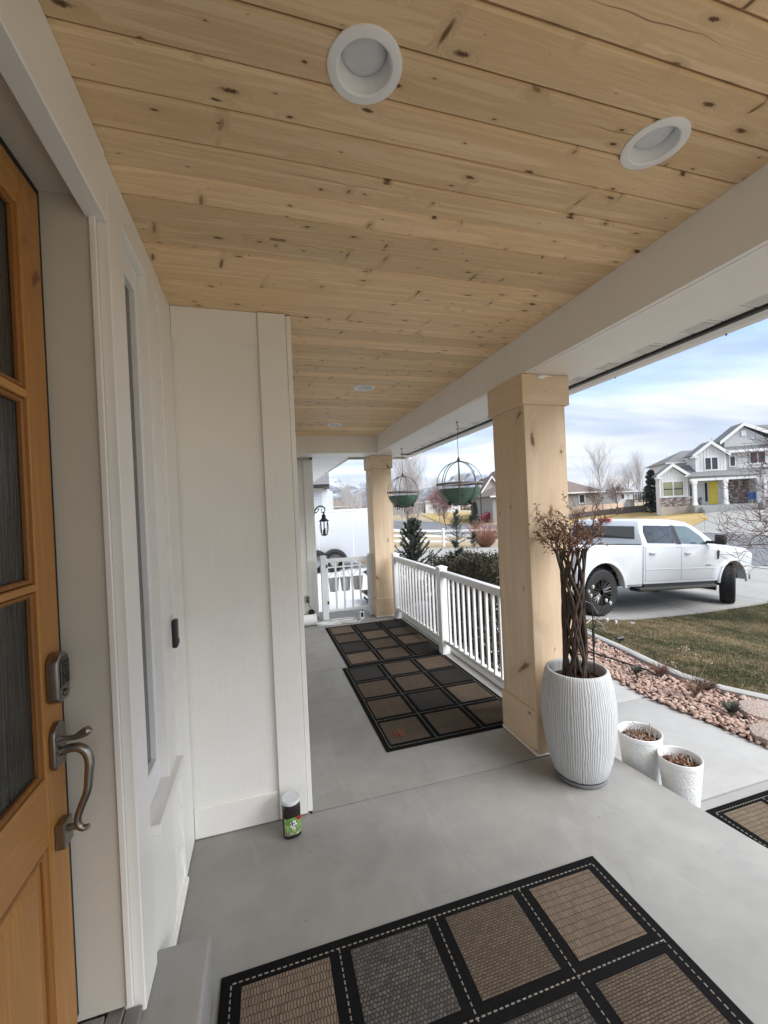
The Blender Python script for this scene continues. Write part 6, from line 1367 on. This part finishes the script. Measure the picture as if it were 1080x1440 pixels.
obj('window', MB().prism([(-1.0, 1.0), (-.52, 1.31), (.52, 1.34), (1.0, 1.02)], -.858, -.852, 'y'), M['car_glass'], rc, False)
for x in (-1.35, 1.35):
    for y in (-.78, .78): obj('wheel', MB().lathe([(1e-4, -.11), (.2, -.11), (.31, -.1), (.33, 0), (.31, .1), (1e-4, .11)], 20, (x, y, .33), 'y'), M['tyre'], rc, False, smooth=True)

# ================================================================== TREES
def bare_tree(name, label, base, h, spread, mat, seed, lev=4, r0=None, twigm=None, lean=(0, 0), up=.45, first=.28, nb=(3, 5), leaves=0, leafm=None, group=None, twr=.35, bl=.6, minr=.0012):
    r = random.Random(seed); c = thing(name, label, 'tree', base, 0, group); h *= .72; r0 = (r0 or h * .018) * (.8 if minr > .002 else .62)
    tr = MB(); cr = MB(); lm = []
    def go(p, d, L, rad, k):
        n = 5 if k < 2 else 4; pts = [p]; q = p; dd = d; kids = []
        for i in range(n):
            dd = (dd + Vector((r.gauss(0, .09), r.gauss(0, .09), r.gauss(.03 if k else 0, .06)))).normalized(); q = q + dd * L / n; pts.append(q)
            f = (i + 1) / n
            if k < lev and f >= (first if k == 0 else .2):
                for _ in range(r.randint(*nb) if k == 0 else r.choice((1, 1, 2))): kids.append((q, dd, f))
        (tr if k == 0 else cr).tube(pts, [max(rad * (1 - .65 * i / n), minr) for i in range(n + 1)], 6 if k == 0 else (4 if k < 3 else 3), cap=False)
        for q, dd, f in kids:
            a = r.random() * 6.3; side = dd.orthogonal().normalized(); side.rotate(Matrix.Rotation(a, 3, dd))
            nd = (dd * (1 - spread) + side * spread + Vector((0, 0, up * spread))).normalized()
            go(q, nd, L * (bl * (1.15 - .55 * f) if k == 0 else r.uniform(.45, .68)), rad * (.45 if k == 0 else twr + .2) * (1.1 - .5 * f), k + 1)
        if k == lev and leaves:
            for _ in range(leaves): lm.append(tuple(q + Vector((r.gauss(0, .08), r.gauss(0, .08), r.gauss(0, .08)))))
    go(Vector((0, 0, -.15)), Vector((lean[0], lean[1], 1)).normalized(), h, r0, 0)
    obj('trunk', tr, mat, c, False, smooth=True); obj('crown', cr, twigm or mat, c, False)
    if lm:
        arr = np.array(lm); tag(obj('dry_leaves', leaf_cloud(len(arr), lambda n: arr, .035, .07), leafm, c, False), kind='stuff')
    return c
# street tree whose lower branches reach into the right of the view
bare_tree('bare_tree', 'bare reddish tree with long thin branches at the right edge of the front lawn', (9.5, 4.60, T(9.5)), 4.3, .66, M['bark_red'], 27, 4, .085, up=.35, first=.15, nb=(2, 3), bl=.50, minr=.0035)
bare_tree('bare_tree', 'pale birch standing behind the grey-brown fence', spot(25.2, 48), 7.6, .42, M['bark_pale'], 5, 4, .10, M['bark_grey'], first=.3, up=.9)
bare_tree('bare_tree', 'small rounded bare tree left of the pale birch', spot(23.9, 48), 3.6, .6, M['bark'], 6, 4, .08, M['bark_red'], first=.4)
bare_tree('bare_tree', 'small reddish tree at the end of the grey-brown fence', spot(28.1, 50), 3.8, .55, M['bark_red'], 8, 4, .09, first=.3)
bare_tree('bare_tree', 'tall thin poplar left of the dark conifer', spot(46.3, 76), 9.6, .22, M['bark_grey'], 9, 3, .10, first=.15, up=1.2)
bare_tree('bare_tree', 'thin young poplar right of the tall poplar', spot(47.6, 77), 7.4, .25, M['bark_grey'], 10, 3, .08, first=.15, up=1.2)
bare_tree('bare_tree', 'broad bare tree behind the grey house bay', spot(36.5, 62), 6.4, .5, M['bark_grey'], 11, 4, .12, first=.25)
bare_tree('bare_tree', 'wide bare tree left of the grey house', spot(33.2, 60), 5.0, .5, M['bark_grey'], 12, 4, .10, first=.3)
bare_tree('pink_tree', 'rounded pinkish tree still holding dry leaves across the street', spot(6.6, 44.5), 4.3, .58, M['bark_red'], 13, 4, .09, first=.32, leaves=3, leafm=plain('dusty_pink_leaf', (.30, .17, .15), .8, .3, 30))
bare_tree('pink_tree', 'smaller pinkish tree far left of the rounded one', spot(3.4, 62), 4.0, .58, M['bark_red'], 14, 4, .09, first=.32, leaves=2, leafm=plain('dull_rose_leaf', (.28, .18, .16), .8, .3, 30))
bare_tree('bare_tree', 'white barked aspen in front of the snowy mountain', spot(-2.9, 34), 4.6, .55, M['bark_pale'], 15, 4, .11, M['bark_pale'], first=.2, nb=(3, 5), up=.7)
bare_tree('bare_tree', 'tall leafless tree rising over the nearer hanging planter', spot(7.8, 98), 11.5, .45, M['bark_grey'], 16, 4, .16, first=.2, up=.9)
bare_tree('bare_tree', 'tall leafless tree between the two hanging planters', spot(3.6, 46), 8.0, .5, M['bark_grey'], 17, 4, .12, first=.2, up=.8)
bare_tree('bare_tree', 'large leafless tree beside the far wooden column', spot(2.3, 52), 10.5, .5, M['bark_grey'], 18, 4, .15, first=.2, up=.8)
bare_tree('bare_tree', 'leafless tree behind the red-brown shrub', spot(9.3, 70), 7.4, .45, M['bark_grey'], 19, 4, .12, first=.2, up=.9)
bare_tree('bare_tree', 'bare tree right of the street lamp', spot(15.2, 86), 8.6, .45, M['bark_grey'], 22, 4, .12, first=.2, up=.9)
bare_tree('bare_tree', 'bare tree behind the brown hipped roof', spot(24.5, 84), 7.4, .45, M['bark_grey'], 23, 4, .12, first=.2, up=.9)
bare_tree('bare_tree', 'bare tree on the hill behind the tan fence', spot(30.5, 78), 6.4, .5, M['bark_grey'], 24, 4, .12, first=.25, up=.9)
M['conifer'] = foliage('dark_conifer_needles', (.04, .055, .048), (.085, .11, .095), (.16, .19, .17), 1.5)
conifer('conifer', 'narrow dark green conifer beside the grey house bay', spot(27.35, 42.6), 4.3, .95, M['conifer'], 170, 26, droop=.35)
conifer('conifer', 'small blue-green conifer by the white rail fence', spot(4.35, 25.3), 2.35, .68, M['spruce'], 150, 22, spiky=True)
conifer('conifer', 'slim dark conifer behind the red-brown shrub', spot(6.7, 31), 2.9, .45, M['conifer'], 100, 20)
conifer('conifer', 'tiny dark conifer in front of the red-brown shrub', spot(5.3, 25.0), .95, .35, M['spruce'], 70, 20, spiky=True, trunk_r=.03)
# red-brown shrub: a fountain of fine upright stems
rs = thing('ornamental_shrub', 'rounded red-brown leafless shrub beyond the far pavement', 'shrub', spot(6.15, 25.6)); mb = MB()
for k in range(900):
    a = random.random() * 6.3; s = math.sqrt(random.random()); p = Vector((math.cos(a) * .22 * s, math.sin(a) * .22 * s, -.05)); d = Vector((math.cos(a) * s * .75, math.sin(a) * s * .75, 1)).normalized(); L = random.uniform(.6, 1.95); pts = [p]
    for i in range(4):
        d = (d + Vector((random.gauss(0, .2), random.gauss(0, .2), .02))).normalized(); p = p + d * L / 4; pts.append(p)
    mb.tube(pts, [.007, .006, .005, .0045, .0035], 3, cap=False)
tag(obj('stems', mb, plain('russet_stem', (.30, .145, .10), .85, .3, 9), rs, False), kind='stuff')
# distant brush and woods that read as one mass at the foot of the mountains
def wood_pts(n):
    d = 140 + 500 * rng.random(n) ** 1.5; u = (-.75 + 1.75 * rng.random(n)) * d; x = u * RH.x + d * FH.x; y = u * RH.y + d * FH.y
    zb = np.interp(x, [p[0] for p in TX], [p[1] for p in TX]); clump = .35 + .65 * np.abs(np.sin(u / d * 37) * np.sin(d * .11 + u / d * 11)); return np.c_[x, y, zb + d * .020 * rng.random(n) ** 1.3 * clump]
tag(obj('far_woods', leaf_cloud(26000, wood_pts, .35, 1.3, .6, .6), foliage('distant_brush', (.13, .095, .085), (.24, .185, .165), (.36, .29, .26), .03)), kind='stuff')

# ================================================================== MOUNTAINS
def ridge():
    na_, nr_ = 260, 46; vs = []; fs = []
    az = np.linspace(R(-62), R(70), na_); h0 = np.zeros((na_, nr_)); g = np.random.default_rng(3)
    def prof(a):   # skyline height in tangent of elevation, by bearing from the porch direction
        return np.interp(np.degrees(a), [-62, -40, -24, -12, -4, 2, 6, 9, 13, 17, 20, 23.5, 26, 29, 33, 40, 55, 70], [.05, .11, .14, .135, .12, .122, .105, .075, .058, .066, .050, .048, .07, .086, .035, .012, .008, .01])
    ph = g.random(40) * 6.3
    for i, a in enumerate(az):
        for j in range(nr_):
            s = j / (nr_ - 1); d = 2300 + 1900 * s; env = math.sin(min(1, s * 1.25) * PI / 2) if s < .8 else 1 - (s - .8) * 2.2
            nz = sum(math.sin(a * f * 14 + ph[k] + s * q) * am for k, (f, q, am) in enumerate(((1.3, 5, .16), (2.9, 11, .13), (6.1, 17, .10), (11, 29, .075), (19, 41, .05), (37, 63, .03))))
            hgt = prof(a) * d * max(0, env) * (1 + nz * (1.15 - .7 * s)); vs.append((d * math.sin(a), d * math.cos(a), hgt - 6))
    for i in range(na_ - 1):
        for j in range(nr_ - 1): fs.append((i * nr_ + j, (i + 1) * nr_ + j, (i + 1) * nr_ + j + 1, i * nr_ + j + 1))
    return MB().add(vs, fs)
t = NT('snowy_mountain'); v = t.coord('Object'); sp = t.n('SeparateXYZ', {0: v}); nr = t.n('SeparateXYZ', {0: t.n('NewGeometry').outputs['Normal']})
f = t.math('ADD', t.math('MULTIPLY', t.noise(v, .0075, 8, .65), .9), t.math('MULTIPLY', t.math('DIVIDE', sp.outputs[2], 420.0), .38))
c = t.ramp(f, [(.50, (.09, .10, .125)), (.60, (.17, .185, .22)), (.70, (.50, .53, .58))])  # blue of the distant haze is put into the rock and snow colours
t.set(col=c, rough=.95, spec=.1); M['mountain'] = t.m
tag(obj('mountains', ridge(), M['mountain'], smooth=True, ang=60), kind='structure')

# ================================================================== AIR
hz = NT('winter_haze'); hz.t.nodes.remove(hz.b)
pv = hz.n('VolumePrincipled', {'Color': (.80, .87, 1.0, 1), 'Density': 0.00006, 'Anisotropy': 0.0})
hz.t.links.new(pv.outputs[0], hz.t.nodes['Material Output'].inputs['Volume'])
tag(obj('haze', MB().box(-4600, -4600, -12, 4600, 5400, 640), hz.m), kind='stuff')
